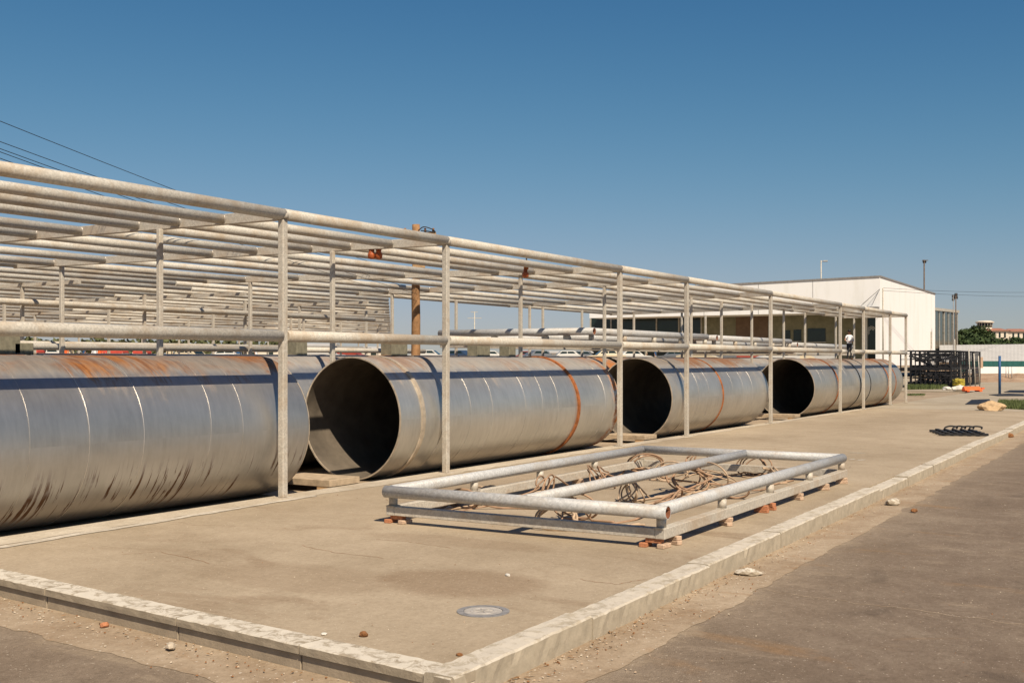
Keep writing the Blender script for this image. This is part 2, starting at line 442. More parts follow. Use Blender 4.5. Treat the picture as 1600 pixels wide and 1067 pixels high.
M['block'] = plain('concrete_block', (0.19, 0.175, 0.125), 0.95, 0, 0.3, 7, 0.2, 0.5)
M['iron'] = plain('cast_iron', (0.27, 0.26, 0.25), 0.6, 0.3, 0.3, 12, 0.3, 0.4)
M['stone'] = plain('stone', (0.45, 0.38, 0.29), 0.95, 0, 0.35, 8, 0.15, 0.5)
M['stone_rust'] = plain('stone_brown', (0.24, 0.11, 0.045), 0.95, 0, 0.4, 10, 0.15, 0.5)
M['sandstone'] = plain('sandstone', (0.50, 0.35, 0.20), 0.95, 0, 0.3, 2.5, 0.15, 0.6)
M['leaf'] = plain('dry_leaf', (0.23, 0.13, 0.06), 0.8, 0, 0.5, 30)
def m_white():
    k = NT('white_render')
    a = k.noise(0.5, 6, 0.7, k.coord((1, 1, 0.18))); b = k.noise(4, 5, 0.6)
    c = k.mix(k.rng(a, 0.46, 0.70), (0.80, 0.795, 0.775), (0.74, 0.73, 0.69))
    return k.set(c, 0.9, 0, bump=b, bs=0.1, bd=0.01, spec=0.15)
M['white'] = m_white()
M['roofedge'] = plain('parapet_cap', (0.22, 0.21, 0.20), 0.7)
M['olive'] = plain('olive_brick', (0.22, 0.21, 0.14), 0.9, 0, 0.2, 1.2)
M['glass'] = plain('dark_glass', (0.012, 0.022, 0.02), 0.08, 0, 0.1, 0.4, 0.5)
M['mullion'] = plain('mullion', (0.45, 0.42, 0.36), 0.6, 0.2)
M['brownbrick'] = plain('brown_brick', (0.17, 0.115, 0.078), 0.9, 0, 0.2, 1.2)
M['teal'] = plain('teal_sheet', (0.02, 0.10, 0.09), 0.6)
M['shed_roof'] = plain('grey_sheet_roof', (0.42, 0.41, 0.39), 0.8, 0, 0.1, 0.4)
M['redroof'] = plain('red_tile', (0.30, 0.14, 0.095), 0.85, 0, 0.2, 1.0)
M['cream'] = plain('cream_wall', (0.62, 0.56, 0.46), 0.9, 0, 0.08, 0.5)
M['blue'] = plain('blue_paint', (0.025, 0.085, 0.20), 0.5)
M['red'] = plain('red_canvas', (0.45, 0.06, 0.04), 0.75, 0, 0.15)
M['orange'] = plain('orange_plastic', (0.75, 0.13, 0.03), 0.5, 0, 0.15)
M['yellow'] = plain('yellow_hose', (0.45, 0.36, 0.05), 0.6)
M['sack'] = plain('white_sack', (0.6, 0.57, 0.5), 0.85, 0, 0.15, 4)
M['carwhite'] = plain('car_white', (0.50, 0.49, 0.46), 0.4, 0, 0.05)
M['carred'] = plain('car_red', (0.28, 0.045, 0.03), 0.45, 0, 0.05)
M['cargrey'] = plain('car_grey', (0.20, 0.21, 0.22), 0.3, 0.4, 0.05)
M['carblue'] = plain('car_blue', (0.035, 0.06, 0.11), 0.4, 0.2, 0.05)
M['carcream'] = plain('car_cream', (0.55, 0.47, 0.33), 0.35, 0, 0.05)
M['tyre'] = plain('tyre', (0.015, 0.015, 0.015), 0.9)
M['skin'] = plain('skin', (0.36, 0.19, 0.12), 0.6, 0, 0.08)
M['hair'] = plain('hair', (0.012, 0.01, 0.01), 0.6)
M['shirt'] = plain('white_shirt', (0.72, 0.73, 0.75), 0.9, 0, 0.05)
M['trousers'] = plain('dark_trousers', (0.022, 0.024, 0.03), 0.9, 0, 0.2)
M['shoe'] = plain('brown_shoe', (0.10, 0.05, 0.03), 0.7)
M['bark'] = plain('bark', (0.12, 0.085, 0.06), 0.9, 0, 0.4, 5)
def m_leaf(name, lo, hi):
    k = NT(name)
    a = k.noise(0.6, 4, 0.6); oi = k.n('ShaderNodeObjectInfo')
    f = k.math('ADD', k.math('MULTIPLY', a, 0.8), k.math('MULTIPLY', oi.outputs['Random'], 0.25))
    return k.set(k.ramp(f, [(0.3, lo), (0.75, hi)]), 0.75, 0, spec=0.2)
M['foliage'] = m_leaf('foliage_dark', (0.022, 0.040, 0.014), (0.065, 0.095, 0.032))
M['foliage2'] = m_leaf('foliage_olive', (0.05, 0.06, 0.025), (0.12, 0.125, 0.055))
M['grass'] = m_leaf('grass_green', (0.05, 0.08, 0.022), (0.14, 0.16, 0.06))

# ------------------------------------------------------------------ ground and kerbs
Z_ROAD, Z_BED = -0.22, -0.12
def kerb_y(x): return 5.0 + 0.0112 * x            # outer top edge of the long kerb
def front_x(y): return 7.02 + 0.105 * y            # outer top edge of the front kerb
g = MB(); g.quad((-4000, -4000, -0.30), (4000, -4000, -0.30), (4000, 4000, -0.30), (-4000, 4000, -0.30))
struct(g.build('ground', M['dirt']))
g = MB(); g.quad((-120, -160, Z_ROAD), (260, -160, Z_ROAD), (260, kerb_y(260) + 0.2, Z_ROAD), (-120, 40, Z_ROAD))
struct(g.build('road', M['asphalt']))
# slab body, pipe bed, far yard
y0c = kerb_y(front_x(5.15)) + 0.31
cxk = front_x(5.4) + 0.31
g = MB()
g.prism([(cxk, kerb_y(cxk) + 0.31), (62.3, kerb_y(62.3) + 0.31), (62.3, 14.95), (front_x(14.95) + 0.31, 14.95)], -0.28, 0.0)
struct(g.build('concrete_slab', M['slab']))
g = MB(); g.prism([(-40, 14.955), (100, 14.955), (100, 62), (-40, 62)], -0.28, Z_BED)
struct(g.build('pipe_bed', M['bed']))
g = MB(); g.prism([(62.31, kerb_y(62.3) + 0.31), (260, kerb_y(260) + 0.31), (260, 62), (100.01, 62), (100.01, 14.95), (62.31, 14.95)], -0.28, -0.012)
struct(g.build('yard', M['yard']))
# pale screed strip along the foot of the posts, with a ragged edge
def ragged(name, x0, x1, ya, yb, z, mat, step=0.25, amp=0.06, amp2=0.0):
    g = MB(); n = int((x1 - x0) / step); vs = []
    for i in range(n + 1):
        x = x0 + (x1 - x0) * i / n
        a = ya(x) + amp * mnoise.noise((x * 1.7, 3.3, 0)) * 2 + random.uniform(-amp, amp) * 0.3
        b = yb(x) + amp2 * mnoise.noise((x * 1.3, 9.3, 0)) * 2
        vs += [(x, a, z), (x, b, z)]
    g._add(vs, [(2*i, 2*i+2, 2*i+3, 2*i+1) for i in range(n)])
    return struct(g.build(name, mat))
ragged('pale_screed_strip', 8.9, 62, lambda x: 14.28 + 0.004 * x, lambda x: 14.94, 0.005, M['screed'], 0.25, 0.07)
ragged('white_line', 8.9, 16.5, lambda x: 14.02 + 0.03 * (x - 9), lambda x: 14.20 + 0.025 * (x - 9), 0.009, M['mark'], 0.12, 0.045, 0.03)
# gutters (sandy strips beside the kerbs) with ragged outer edge
ragged('gutter', 7.2, 110, lambda x: kerb_y(x) - 0.62 - 0.004 * x, lambda x: kerb_y(x) + 0.02, Z_ROAD + 0.005, M['gutter'], 0.12, 0.05)
g = MB(); n = 160; vs = []
for i in range(n + 1):
    y = 4.75 + (22 - 4.75) * i / n
    w = 0.72 + 0.05 * mnoise.noise((y * 1.7, 5.5, 0)) * 2 + 0.03 * mnoise.noise((y * 6.0, 2.5, 0)) * 2
    vs += [(front_x(y) - w, y, Z_ROAD + 0.004), (front_x(y) + 0.02, y, Z_ROAD + 0.004)]
g._add(vs, [(2*i, 2*i+1, 2*i+3, 2*i+2) for i in range(n)])
struct(g.build('gutter', M['gutter']))

# kerb stones, one object each
def jitter_mesh(o, amp, freq=3.0):
    for v in o.data.vertices:
        w = o.matrix_world @ v.co
        d = mnoise.noise_vector(Vector(w) * freq)
        v.co += Vector((d.x, d.y, d.z)) * amp
front_kerb = thing('front_kerb', None, None); struct(front_kerb)
def stone_mesh(L, W, H, b, seed, chips=4, rough=0.012):
    """one kerb stone, x 0..L along the kerb, y 0..W, z -H..0, worn along its upper edges"""
    bm = bmesh.new()
    nx = max(3, int(L / 0.10)); ys = [0, b, W * 0.35, W * 0.7, W - b, W]
    rnd = random.Random(seed)
    rows = []
    prof = [(0, -H), (0, -H * 0.5), (0, -b), (b, 0), (W * 0.35, 0.0), (W * 0.7, 0.0), (W - b, 0), (W, -b), (W, -H)]
    for i in range(nx + 1):
        row = []
        for (py, pz) in prof:
            j = rough * (mnoise.noise((i * 0.9 + seed * 7, py * 9, pz * 9)))
            k = rough * (mnoise.noise((i * 0.9 + seed * 3, py * 7 + 5, pz * 7)))
            edge = rough * 1.2 * max(0, mnoise.noise((i * 0.55 + seed * 11, 2.2, 0))) if py in (0, b) and pz > -H * 0.4 else 0
            row.append(bm.verts.new((L * i / nx, py + (j if pz > -H else 0) + edge, pz + (k - edge if pz > -H * 0.4 else 0))))
        rows.append(row)
    for i in range(nx):
        for j in range(len(prof) - 1):
            bm.faces.new((rows[i][j], rows[i+1][j], rows[i+1][j+1], rows[i][j+1]))
    bm.faces.new(rows[0]); bm.faces.new(rows[-1][::-1])
    bmesh.ops.recalc_face_normals(bm, faces=bm.faces)
    me = bpy.data.meshes.new('kerb_stone'); bm.to_mesh(me); bm.free()
    for p in me.polygons: p.use_smooth = False
    return me
y = 5.12; i = 0
FA = math.atan2(1.0, 0.105)
while y < 15.6:
    L = random.choice((1.8, 2.4, 2.2))
    me = stone_mesh(L - 0.006, 0.33, 0.085, 0.010, i + 1, rough=0.006); me.materials.append(M['kerb'])
    # runs along +Y: local x -> +Y direction, local y -> inward (+X): mirror by building with a matrix
    me.transform(Matrix(((0, 1, 0, 0), (1, 0, 0, 0), (0, 0, 1, 0), (0, 0, 0, 1)))); me.flip_normals()
    o = inst('cap_stone', me, front_kerb, (front_x(y), y, 0.012), (0, 0, -math.atan(0.105)))
    g = MB(); g.bbox((0.03, 0, -0.26), (0.33, L - 0.006, -0.080), 0.008)
    o = g.build('lower_stone', M['kerb_face'], front_kerb, (front_x(y), y, 0)); o.rotation_euler = (0, 0, -math.atan(0.105))
    y += L; i += 1
long_kerb = thing('long_kerb', None, None); struct(long_kerb)
x = front_x(5.15) + 0.02; i = 0
ka = math.atan(0.0112)
while x < 100:
    L = random.uniform(2.4, 3.4) if x < 40 else 4.0
    gap = 0.005
    if 24.6 < x < 26.4: gap = 0.16
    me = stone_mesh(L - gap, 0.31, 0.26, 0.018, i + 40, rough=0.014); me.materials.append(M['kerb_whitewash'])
    dz = random.uniform(-0.012, 0.012) - (0.03 if 22.5 < x < 24.6 else 0)
    inst('kerb_stone', me, long_kerb, (x, kerb_y(x) + random.uniform(-0.01, 0.01), 0.015 + dz), (0, 0, ka))
    x += L; i += 1

# sandy crack across the asphalt
def strip_on_road(name, pts, w, z, mat, amp=0.02):
    g = MB(); vs = []
    P = []
    for a, b in zip(pts[:-1], pts[1:]):
        for q in range(14): P.append(Vector(a).lerp(Vector(b), q / 14))
    P.append(Vector(pts[-1]))
    for k, p in enumerate(P):
        t = (P[min(k+1, len(P)-1)] - P[max(k-1, 0)]).normalized(); nn = Vector((-t.y, t.x, 0))
        c = p + nn * amp * mnoise.noise((k * 0.35, 1.7, w)) * 3
        ww = w * (0.55 + 0.9 * abs(mnoise.noise((k * 0.5, 8.1, 0))))
        vs += [c - nn * ww, c + nn * ww]
    vs = [(v.x, v.y, z) for v in vs]
    g._add(vs, [(2*i, 2*i+2, 2*i+3, 2*i+1) for i in range(len(P) - 1)])
    return struct(g.build(name, mat))
zr = Z_ROAD
strip_on_road('road_crack', [at_z(1195, 922, zr), at_z(1330, 940, zr), at_z(1450, 955, zr), at_z(1610, 976, zr)], 0.014, zr + 0.003, M['gutter'], 0.035)
strip_on_road('road_crack', [at_z(1405, 786, zr), at_z(1500, 795, zr), at_z(1610, 801, zr)], 0.016, zr + 0.003, M['gutter'], 0.04)
for pts in ([(586, 842), (640, 846), (705, 856)], [(470, 852), (520, 862), (600, 872)], [(905, 905), (960, 912), (1010, 905)], [(330, 880), (250, 862), (190, 866)], [(1290, 690), (1380, 696), (1450, 704)]):
    strip_on_road('slab_crack', [at_z(*q, 0) for q in pts], 0.006, 0.0025, M['stone_rust'], 0.02)
# joint across the slab and faint tape marks
strip_on_road('slab_joint', [(62.25, 14.2, 0), (62.25, 8.0, 0)], 0.02, 0.006, M['stone_rust'], 0.005)
for a, b in (((1328, 707), (1352, 708)), ((1328, 718), (1335, 717)), ((1340, 719), (1352, 718))):
    strip_on_road('painted_mark', [at_z(*a), at_z(*b)], 0.07, 0.006, M['mark'], 0.0)

# ------------------------------------------------------------------ big steel pipes
R_P, ZC = 1.40, 1.285
def big_pipe(x0, x1, yc, zc, steel, label, group, bands=(), seams=(), n=80):
    t = thing('steel_pipe', label, 'pipe', (x0, yc, zc), 0, group)
    L = x1 - x0
    g = MB(); ring = []
    nx = max(2, int(L / 0.7)); vs, fs = [], []
    for i in range(nx + 1):
        for j in range(n):
            a = 2 * PI * j / n
            r = R_P + 0.006 * mnoise.noise((i * 0.5 + x0, math.cos(a) * 1.5, math.sin(a) * 1.5))
            vs.append((L * i / nx, r * math.cos(a), r * math.sin(a)))
    for i in range(nx):
        for j in range(n):
            fs.append((i*n+j, i*n+(j+1)%n, (i+1)*n+(j+1)%n, (i+1)*n+j))
    g._add(vs, fs, True)
    g.build('shell', steel, t)
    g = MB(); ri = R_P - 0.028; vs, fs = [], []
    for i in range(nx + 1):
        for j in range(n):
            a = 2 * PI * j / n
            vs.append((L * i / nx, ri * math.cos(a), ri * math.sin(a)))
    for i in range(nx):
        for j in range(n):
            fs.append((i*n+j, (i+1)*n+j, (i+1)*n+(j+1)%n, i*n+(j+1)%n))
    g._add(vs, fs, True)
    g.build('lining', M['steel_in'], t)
    for xe in (0.0, L):
        g = MB(); vs = []
        for j in range(n):
            a = 2 * PI * j / n
            e = 0.004
            for (r, xx) in ((R_P + 0.002, xe + (0.02 if xe == 0 else -0.02)), (R_P + 0.002, xe + (-e if xe == 0 else e)), (ri - 0.002, xe + (-e if xe == 0 else e)), (ri - 0.002, xe + (0.02 if xe == 0 else -0.02))):
                vs.append((xx, r * math.cos(a), r * math.sin(a)))
        fs = []
        for j in range(n):
            for q in range(3):
                A, B = 4 * j + q, 4 * ((j + 1) % n) + q
                fs.append((A, B, B + 1, A + 1))
        g._add(vs, fs, False); g.build('rim', M['steel_rim'], t)
    for xs in seams:
        g = MB(); tilt = random.uniform(0.05, 0.16)
        pts = [(xs - x0 + tilt * math.sin(2*PI*j/64), (R_P + 0.004) * math.cos(2*PI*j/64), (R_P + 0.004) * math.sin(2*PI*j/64)) for j in range(64)]
        g.tube(pts, random.choice((0.003, 0.004, 0.006)), 5, closed=True)
        g.build('weld_seam', M['weld'], t)
    for (xb, w, h, mt) in bands:
        g = MB(); vs = []; fs = []
        for j in range(n):
            a = 2 * PI * j / n
            for (r, xx) in ((R_P - 0.002, -w/2), (R_P + h, -w/2), (R_P + h, w/2), (R_P - 0.002, w/2)):
                vs.append((xb - x0 + xx, r * math.cos(a), r * math.sin(a)))
        for j in range(n):
            for q in range(3):
                A, B = 4 * j + q, 4 * ((j + 1) % n) + q
                fs.append((A, B, B + 1, A + 1))
        g._add(vs, fs, False); g.build('band', mt, t)
    return t
YP = 16.2
GP = 'big steel pipes in the front row'
big_pipe(6.3, 16.9, YP, ZC, STEEL[0], 'large steel pipe with rust streaks and dark drips, nearest and cut by the photo edge', GP,
         seams=[8.2, 9.3, 10.65, 11.72, 12.8, 14.29, 15.08])
big_pipe(19.9, 31.1, YP, ZC, STEEL[1], 'large bright steel pipe with sunlit open end and thick orange rust ring', GP,
         bands=[(20.75, 0.12, 0.035, M['steel_rim']), (28.35, 0.11, 0.045, M['rust'])], seams=[21.6, 22.74, 23.73, 25.38, 26.27, 27.14, 30.08])
big_pipe(35.2, 45.4, YP, ZC, STEEL[2], 'large steel pipe between the orange-ringed pipe and the longest pipe, tan dust on top', GP,
         bands=[(40.04, 0.07, 0.03, M['rust']), (36.6, 0.06, 0.02, M['steel_rim'])], seams=[37.6, 38.6, 41.1, 42.3, 43.4])
big_pipe(52.2, 71.4, YP, ZC, STEEL[3], 'farthest and longest large steel pipe with several brown rings', GP,
         bands=[(56.4, 0.12, 0.03, M['rust']), (60.9, 0.08, 0.025, M['wire']), (63.1, 0.08, 0.02, M['wire']), (67.5, 0.12, 0.03, M['rust']), (69.4, 0.1, 0.02, M['rust'])],
         seams=[53.4, 54.2, 58.2, 65.0])
rows = [(19.35, 0.06, [(1.5, 13.6), (14.0, 26.2), (26.5, 38.6), (39.2, 51.0), (51.6, 63.5)]),
        (22.5, 0.05, [(6, 18), (18.5, 30.5), (31, 43), (43.6, 55.6)]),
        (25.6, 0.09, [(10, 22), (22.6, 34.6), (35, 47)])]
for ri_, (yy, dz, spans) in enumerate(rows):
    for si_, (a, b) in enumerate(spans):
        big_pipe(a, b, yy, ZC + dz, STEEL[(ri_ + 1) % 4], 'large steel pipe mostly hidden in the %s row, %s from the left' % (('second', 'third', 'fourth')[ri_], ('first', 'second', 'third', 'fourth', 'fifth')[si_]),
                 'big steel pipes in the rows behind', seams=[a + 2.2, a + 5.1, a + 8.4], n=56)

# ------------------------------------------------------------------ timbers in the gaps between the pipes
def timber(x0, x1, y0, y1, label):
    t = thing('timber_skid', label, 'timber', ((x0 + x1) / 2, y0, Z_BED), 0, 'timber skids between the pipe ends')
    w = (x1 - x0) / 2
    g = MB(); g.bbox((-w, -0.02, 0.13), (w, y1 - y0, 0.27), 0.008); g.build('plank', M['timber_grey'], t)
    g = MB(); g.bbox((-w + 0.01, 0.02, 0), (w - 0.01, 0.34, 0.129), 0.008); g.build('bearer', M['timber'], t)
    g = MB(); g.bbox((-w + 0.01, 2.2, 0), (w - 0.01, 2.5, 0.129), 0.008); g.build('bearer', M['timber'], t)
timber(17.7, 18.67, 14.98, 17.9, 'timber skid in the gap beside the bright open pipe end')
timber(33.45, 34.4, 15.05, 18.0, 'timber skid in the gap before the second open pipe mouth')
timber(49.9, 50.65, 15.05, 18.0, 'timber skid in the gap before the farthest pipe mouth')

# ------------------------------------------------------------------ the main rack
ZL = 5.36                   # level of the lattice
YF = 14.62                  # plane of the front posts
rack = thing('pipe_rack', 'long galvanised pipe lattice on square posts standing over the big steel pipes', 'rack')
XB = [(-4.0, 0), (6.2, 0), (15.94, -0.03), (21.4, -0.07), (30.7, -0.21), (36.0, 0.0), (45.1, 0.2), (56.0, 0.25), (60.7, 0.0), (67.0, 0.0), (71.3, 0.0)]
YL = [16.1, 17.3, 18.45, 20.15, 21.6, 23.3, 25.4, 27.4, 28.9]
def bx(i, y): return XB[i][0] + XB[i][1] * (y - YF)
LASTB = 7                   # the deep part of the rack ends at this beam
for i in range(len(XB)):
    yend = 29.0 if i <= LASTB else 18.55
    a, b = Vector((bx(i, YF), YF + 0.05, ZL - 0.01)), Vector((bx(i, yend), yend, ZL - 0.01 - (0.05 if i == 4 else 0)))
    d = (b - a).normalized()
    g = MB()
    ang = math.atan2(d.y, d.x)
    mt = Matrix.Translation(a) @ Matrix.Rotation(ang, 4, 'Z')
    g.bbox((0, -0.07, -0.10), ((b - a).length, 0.07, 0.10), 0.008, mat=mt)
    g.build('cross_beam', M['post'], rack)
for i in range(len(XB) - 1):
    # front rail
    a, b = XB[i][0], XB[i + 1][0]
    g = MB(); g.cyl((a + 0.003, YF, ZL), (b - 0.003, YF, ZL), 0.112, 16); g.build('top_rail', M['galv'], rack)
    if i < 7 or i > 7:
        g = MB(); g.cyl((a + 0.07, YF, 3.06), (b - 0.07, YF, 3.06), 0.11, 16); g.build('mid_rail', M['galv'], rack)
    else:
        g = MB(); g.cyl((a + 0.07, YF, 3.05), (57.0, YF, 3.05), 0.11, 16); g.build('mid_rail', M['galv'], rack)
        g = MB(); g.cyl((58.55, YF, 3.05), (b - 0.07, YF, 3.05), 0.11, 16); g.build('mid_rail', M['galv'], rack)
    for y in YL:
        if i >= LASTB and y > 18.5: continue
        xa, xb = bx(i, y) + 0.072, bx(i + 1, y) - 0.072
        if i + 1 > LASTB and y > 18.5: continue
        dz = random.uniform(-0.015, 0.015)
        g = MB(); g.cyl((xa, y, ZL + dz), (xb, y, ZL + dz), 0.1, 12); g.build('lattice_pipe', M['galv'], rack)
        g = MB(); g.cyl((xb - 0.012, y, ZL + dz), (xb + 0.002, y, ZL + dz), 0.107, 12); g.build('weld_collar', M['weld'], rack)
# posts
def post(x, y, ztop, zbot=0.0, w=0.135, plate=True, mt='post'):
    g = MB(); g.bbox((-w/2, -w/2, 0.012), (w/2, w/2, ztop - zbot), 0.012)
    o = g.build('post', M[mt], rack, (x, y, zbot))
    if plate:
        p = MB(); p.box((-w*0.95, -w*0.95, 0), (w*0.95, w*0.95, 0.014)); p.build('base_plate', M['post'], o)
    return o
for i in range(2, len(XB)):
    o = post(XB[i][0], YF, ZL - 0.10)
    g = MB(); g.lathe([(0.074, -0.02), (0.07, 0.06), (0.045, 0.11), (0.01, 0.125)], 12); g.build('post_cap', M['post'], o, (0, -0.05, ZL - 0.06))
post(XB[1][0], YF, ZL - 0.10, Z_ROAD); post(XB[0][0], YF, ZL - 0.10, Z_ROAD)
for (x, y) in [(5.9, 17.75), (15.75, 17.75), (21.1, 17.75), (30.1, 17.75), (36, 17.75), (44.2, 17.75), (47.8, 17.75), (51.9, 17.75), (56.9, 17.75), (60.7, 17.75), (67, 17.75), (71.3, 17.75)]:
    post(x, y, ZL - 0.113, Z_BED, 0.105)
for (x, y) in [(5.8, 27.2), (15.5, 27.2), (20.6, 27.2), (28.05, 27.2), (36.0, 27.2), (40.6, 27.2), (47.0, 27.2), (48.3, 27.2), (59.0, 27.2), (52.5, 27.2)]:
    post(x, y, ZL - 0.113, Z_BED, 0.11)
for (x, y) in [(62.0, 24.0), (58.4, 24.0)]:
    post(x, y, ZL - 0.113, Z_BED, 0.105)
g = MB(); g.cyl((4, 28.75, 3.0), (31.0, 28.75, 3.0), 0.1, 12); g.build('mid_rail', M['galv'], rack)
g = MB(); g.cyl((31.6, 28.75, 3.0), (40.4, 28.75, 3.0), 0.1, 12); g.build('mid_rail', M['galv'], rack)

# ------------------------------------------------------------------ second rack behind, on the left
rack2 = thing('pipe_rack', 'second galvanised pipe lattice farther back on the left, with pipe ends sticking out', 'rack', (0, 0, 0))
def xend(y): return 40.6 + (y - 30.9) * 1.325
YL2 = [31.0, 32.4, 33.7, 35.0, 36.4, 37.8, 39.1, 40.8, 42.4, 44.0, 45.6, 47.3, 49.2, 51.2, 53.2, 55.4, 57.8, 60.5, 63.5, 67, 71, 75]
for k, y in enumerate(YL2):
    dz = -0.04 * (k % 3)
    q_ = random.uniform(-2, 3); cuts = [y * 0.5 - 3, y * 0.62 + 7.4 + q_, y * 0.8 + 14.5 + q_, xend(y)]
    cuts = sorted(c for c in cuts if c <= xend(y) + 0.01)
    for a, b in zip(cuts[:-1], cuts[1:]):
        g = MB(); g.cyl((a, y, ZL + dz), (b - 0.05, y, ZL + dz), 0.09, 10); g.build('lattice_pipe', M['galv'], rack2)
for (x, ya, yb) in [(24, 30.8, 40), (31.5, 30.8, 60), (39.0, 30.8, 66), (47, 36, 76), (56, 43, 76), (64, 48.8, 76), (72, 55, 76), (80, 61, 76)]:
    g = MB(); g.box((x - 0.06, ya, ZL - 0.27), (x + 0.06, yb, ZL - 0.155)); g.build('cross_beam', M['post'], rack2)
# a heavier pipe carried lower down on the rack
g = MB(); g.cyl((14, 33.5, 4.56), (42.9, 33.5, 4.56), 0.11, 12); g.build('lower_pipe', M['galv'], rack2)
g = MB(); g.cyl((14, 33.5, 3.15), (42.0, 33.5, 3.15), 0.11, 12); g.build('mid_rail', M['galv'], rack2)
g = MB(); g.cyl((20, 44.0, 3.3), (56, 44.0, 3.3), 0.11, 12); g.build('mid_rail', M['galv'], rack2)
for (x, y) in [(24, 33.5), (29.2, 33.5), (34.5, 33.5), (39, 34.5), (29.2, 42), (34.5, 42), (39, 40), (44.5, 40), (50, 44), (44.5, 35), (57, 47), (57, 52), (64, 53.6), (64, 49.4), (50, 53.5), (39, 53.5), (50, 64), (57, 62), (64, 63), (72, 60), (72, 70), (80, 64), (64, 74), (80, 75)]:
    g = MB(); g.box((-0.05, -0.05, 0), (0.05, 0.05, ZL - 0.272 - Z_BED)); g.build('post', M['post'], rack2, (x, y + 0.25, Z_BED))

# ------------------------------------------------------------------ frames of galvanised pipe (one on the slab, some stacked behind)
def pipe_frame(name, label, loc, rz, LX, LY, mats, group, mid=True, stubs=4, cat='frame'):
    """frame: LX along local x, LY along local y; lower square beams, short stubs, upper round pipes"""
    t = thing(name, label, cat, loc, rz, group)
    r = 0.097; zt = 0.388
    g = MB(); g.hollow((0, -0.13, zt), (0, LY + 0.04, zt), r, 0.012, 16, 0, 1); g.build('end_pipe', [mats, M['rust_in']], t)
    g = MB(); g.hollow((LX, 0.09, zt), (LX, LY + 0.02, zt), r * 0.98, 0.012, 16, 0, 1); g.build('end_pipe', [mats, M['rust_in']], t)
    for yy, xs in ((0.06, LX + 0.06), (LY, LX - 0.11)):
        g = MB(); g.cyl((r, yy, zt), (xs, yy, zt), r, 16); g.build('side_pipe', mats, t)
    if mid:
        g = MB(); g.cyl((r, LY * 0.47, zt + 0.004), (LX + 0.05, LY * 0.47, zt + 0.004), r * 0.95, 16); g.build('middle_pipe', mats, t)
    for yy in (0.02, LY - 0.0):
        g = MB(); g.bbox((0.06, yy - 0.075, 0), (LX + 0.02, yy + 0.075, 0.15), 0.008); g.build('lower_beam', M['post'], t)
    for xx in (0.135, LX - 0.06):
        g = MB(); g.bbox((xx - 0.073, 0.098, 0.002), (xx + 0.073, LY - 0.078, 0.148), 0.008); g.build('cross_member', M['post'], t)
    for xx in [0.14 + (LX - 0.28) * k / stubs for k in range(stubs + 1)]:
        for yy in (0.03, LY - 0.01):
            g = MB(); g.cyl((xx, yy, 0.15), (xx, yy, zt - 0.09), 0.07, 12)
            g.box((xx - 0.11, yy - 0.07, 0.1501), (xx + 0.11, yy + 0.07, 0.16)); g.build('stub_post', M['post'], t)
    return t
FX0, FX1, FY0, FY1 = 14.28, 24.1, 6.2, 10.88
pipe_frame('galvanised_frame', 'flat galvanised pipe frame lying on bricks on the concrete slab, cables inside it', (FX0, FY0, 0.125), 0.0, FX1 - FX0, FY1 - FY0, M['galv_bright'], None)
# bricks under it
bk = MB(); bk.bbox((-0.12, -0.055, 0), (0.12, 0.055, 0.062), 0.006); BRM = bk.mesh('brick', M['brick'])
bk = MB(); bk.bbox((-0.12, -0.055, 0), (0.12, 0.055, 0.062), 0.009); BRP = bk.mesh('brick', M['brick_pale'])
def brick(x, y, z, rz, me, label):
    o = inst('brick', me, None, (x, y, z), (0, 0, rz)); tag(o, label, 'brick', 'bricks under the galvanised frame')
for (nm, x, y) in (('left front', FX0 + 0.16, FY1 - 0.10), ('right front', FX0 + 0.14, FY0 + 0.12)):
    brick(x, y + 0.15, 0, 0.05, BRM, 'lower brick, inner of two, under the %s corner of the galvanised frame' % nm)
    brick(x, y - 0.13, 0, -0.08, BRP, 'lower brick, outer of two, under the %s corner of the galvanised frame' % nm)
    brick(x, y + 0.01, 0.0625, PI / 2, BRM, 'orange brick lying across two others under the %s corner of the galvanised frame' % nm)
for k, (dx, words) in enumerate(((0.5, 'first'), (2.6, 'second'), (4.35, 'third'), (4.75, 'fourth'), (6.4, 'fifth'), (8.2, 'sixth'), (9.6, 'last'))):
    brick(FX0 + dx, FY0 + 0.0, 0, random.uniform(0.9, 1.9), BRP if k not in (2, 3) else BRM, 'lower brick under the frame side nearest the kerb, %s from the front' % words)
    brick(FX0 + dx + 0.01, FY0 + 0.01, 0.0622, random.uniform(1.2, 1.9), BRP if k not in (2, 3) else BRM, 'upper brick under the frame side nearest the kerb, %s from the front' % words)
for k, (dx, words) in enumerate(((3.0, 'first'), (6.5, 'second'), (9.6, 'last'))):
    brick(FX0 + dx, FY1 - 0.02, 0, 1.5, BRP, 'lower brick under the frame side nearest the pipes, %s from the front' % words)
    brick(FX0 + dx, FY1 - 0.02, 0.0622, 1.6, BRP, 'upper brick under the frame side nearest the pipes, %s from the front' % words)

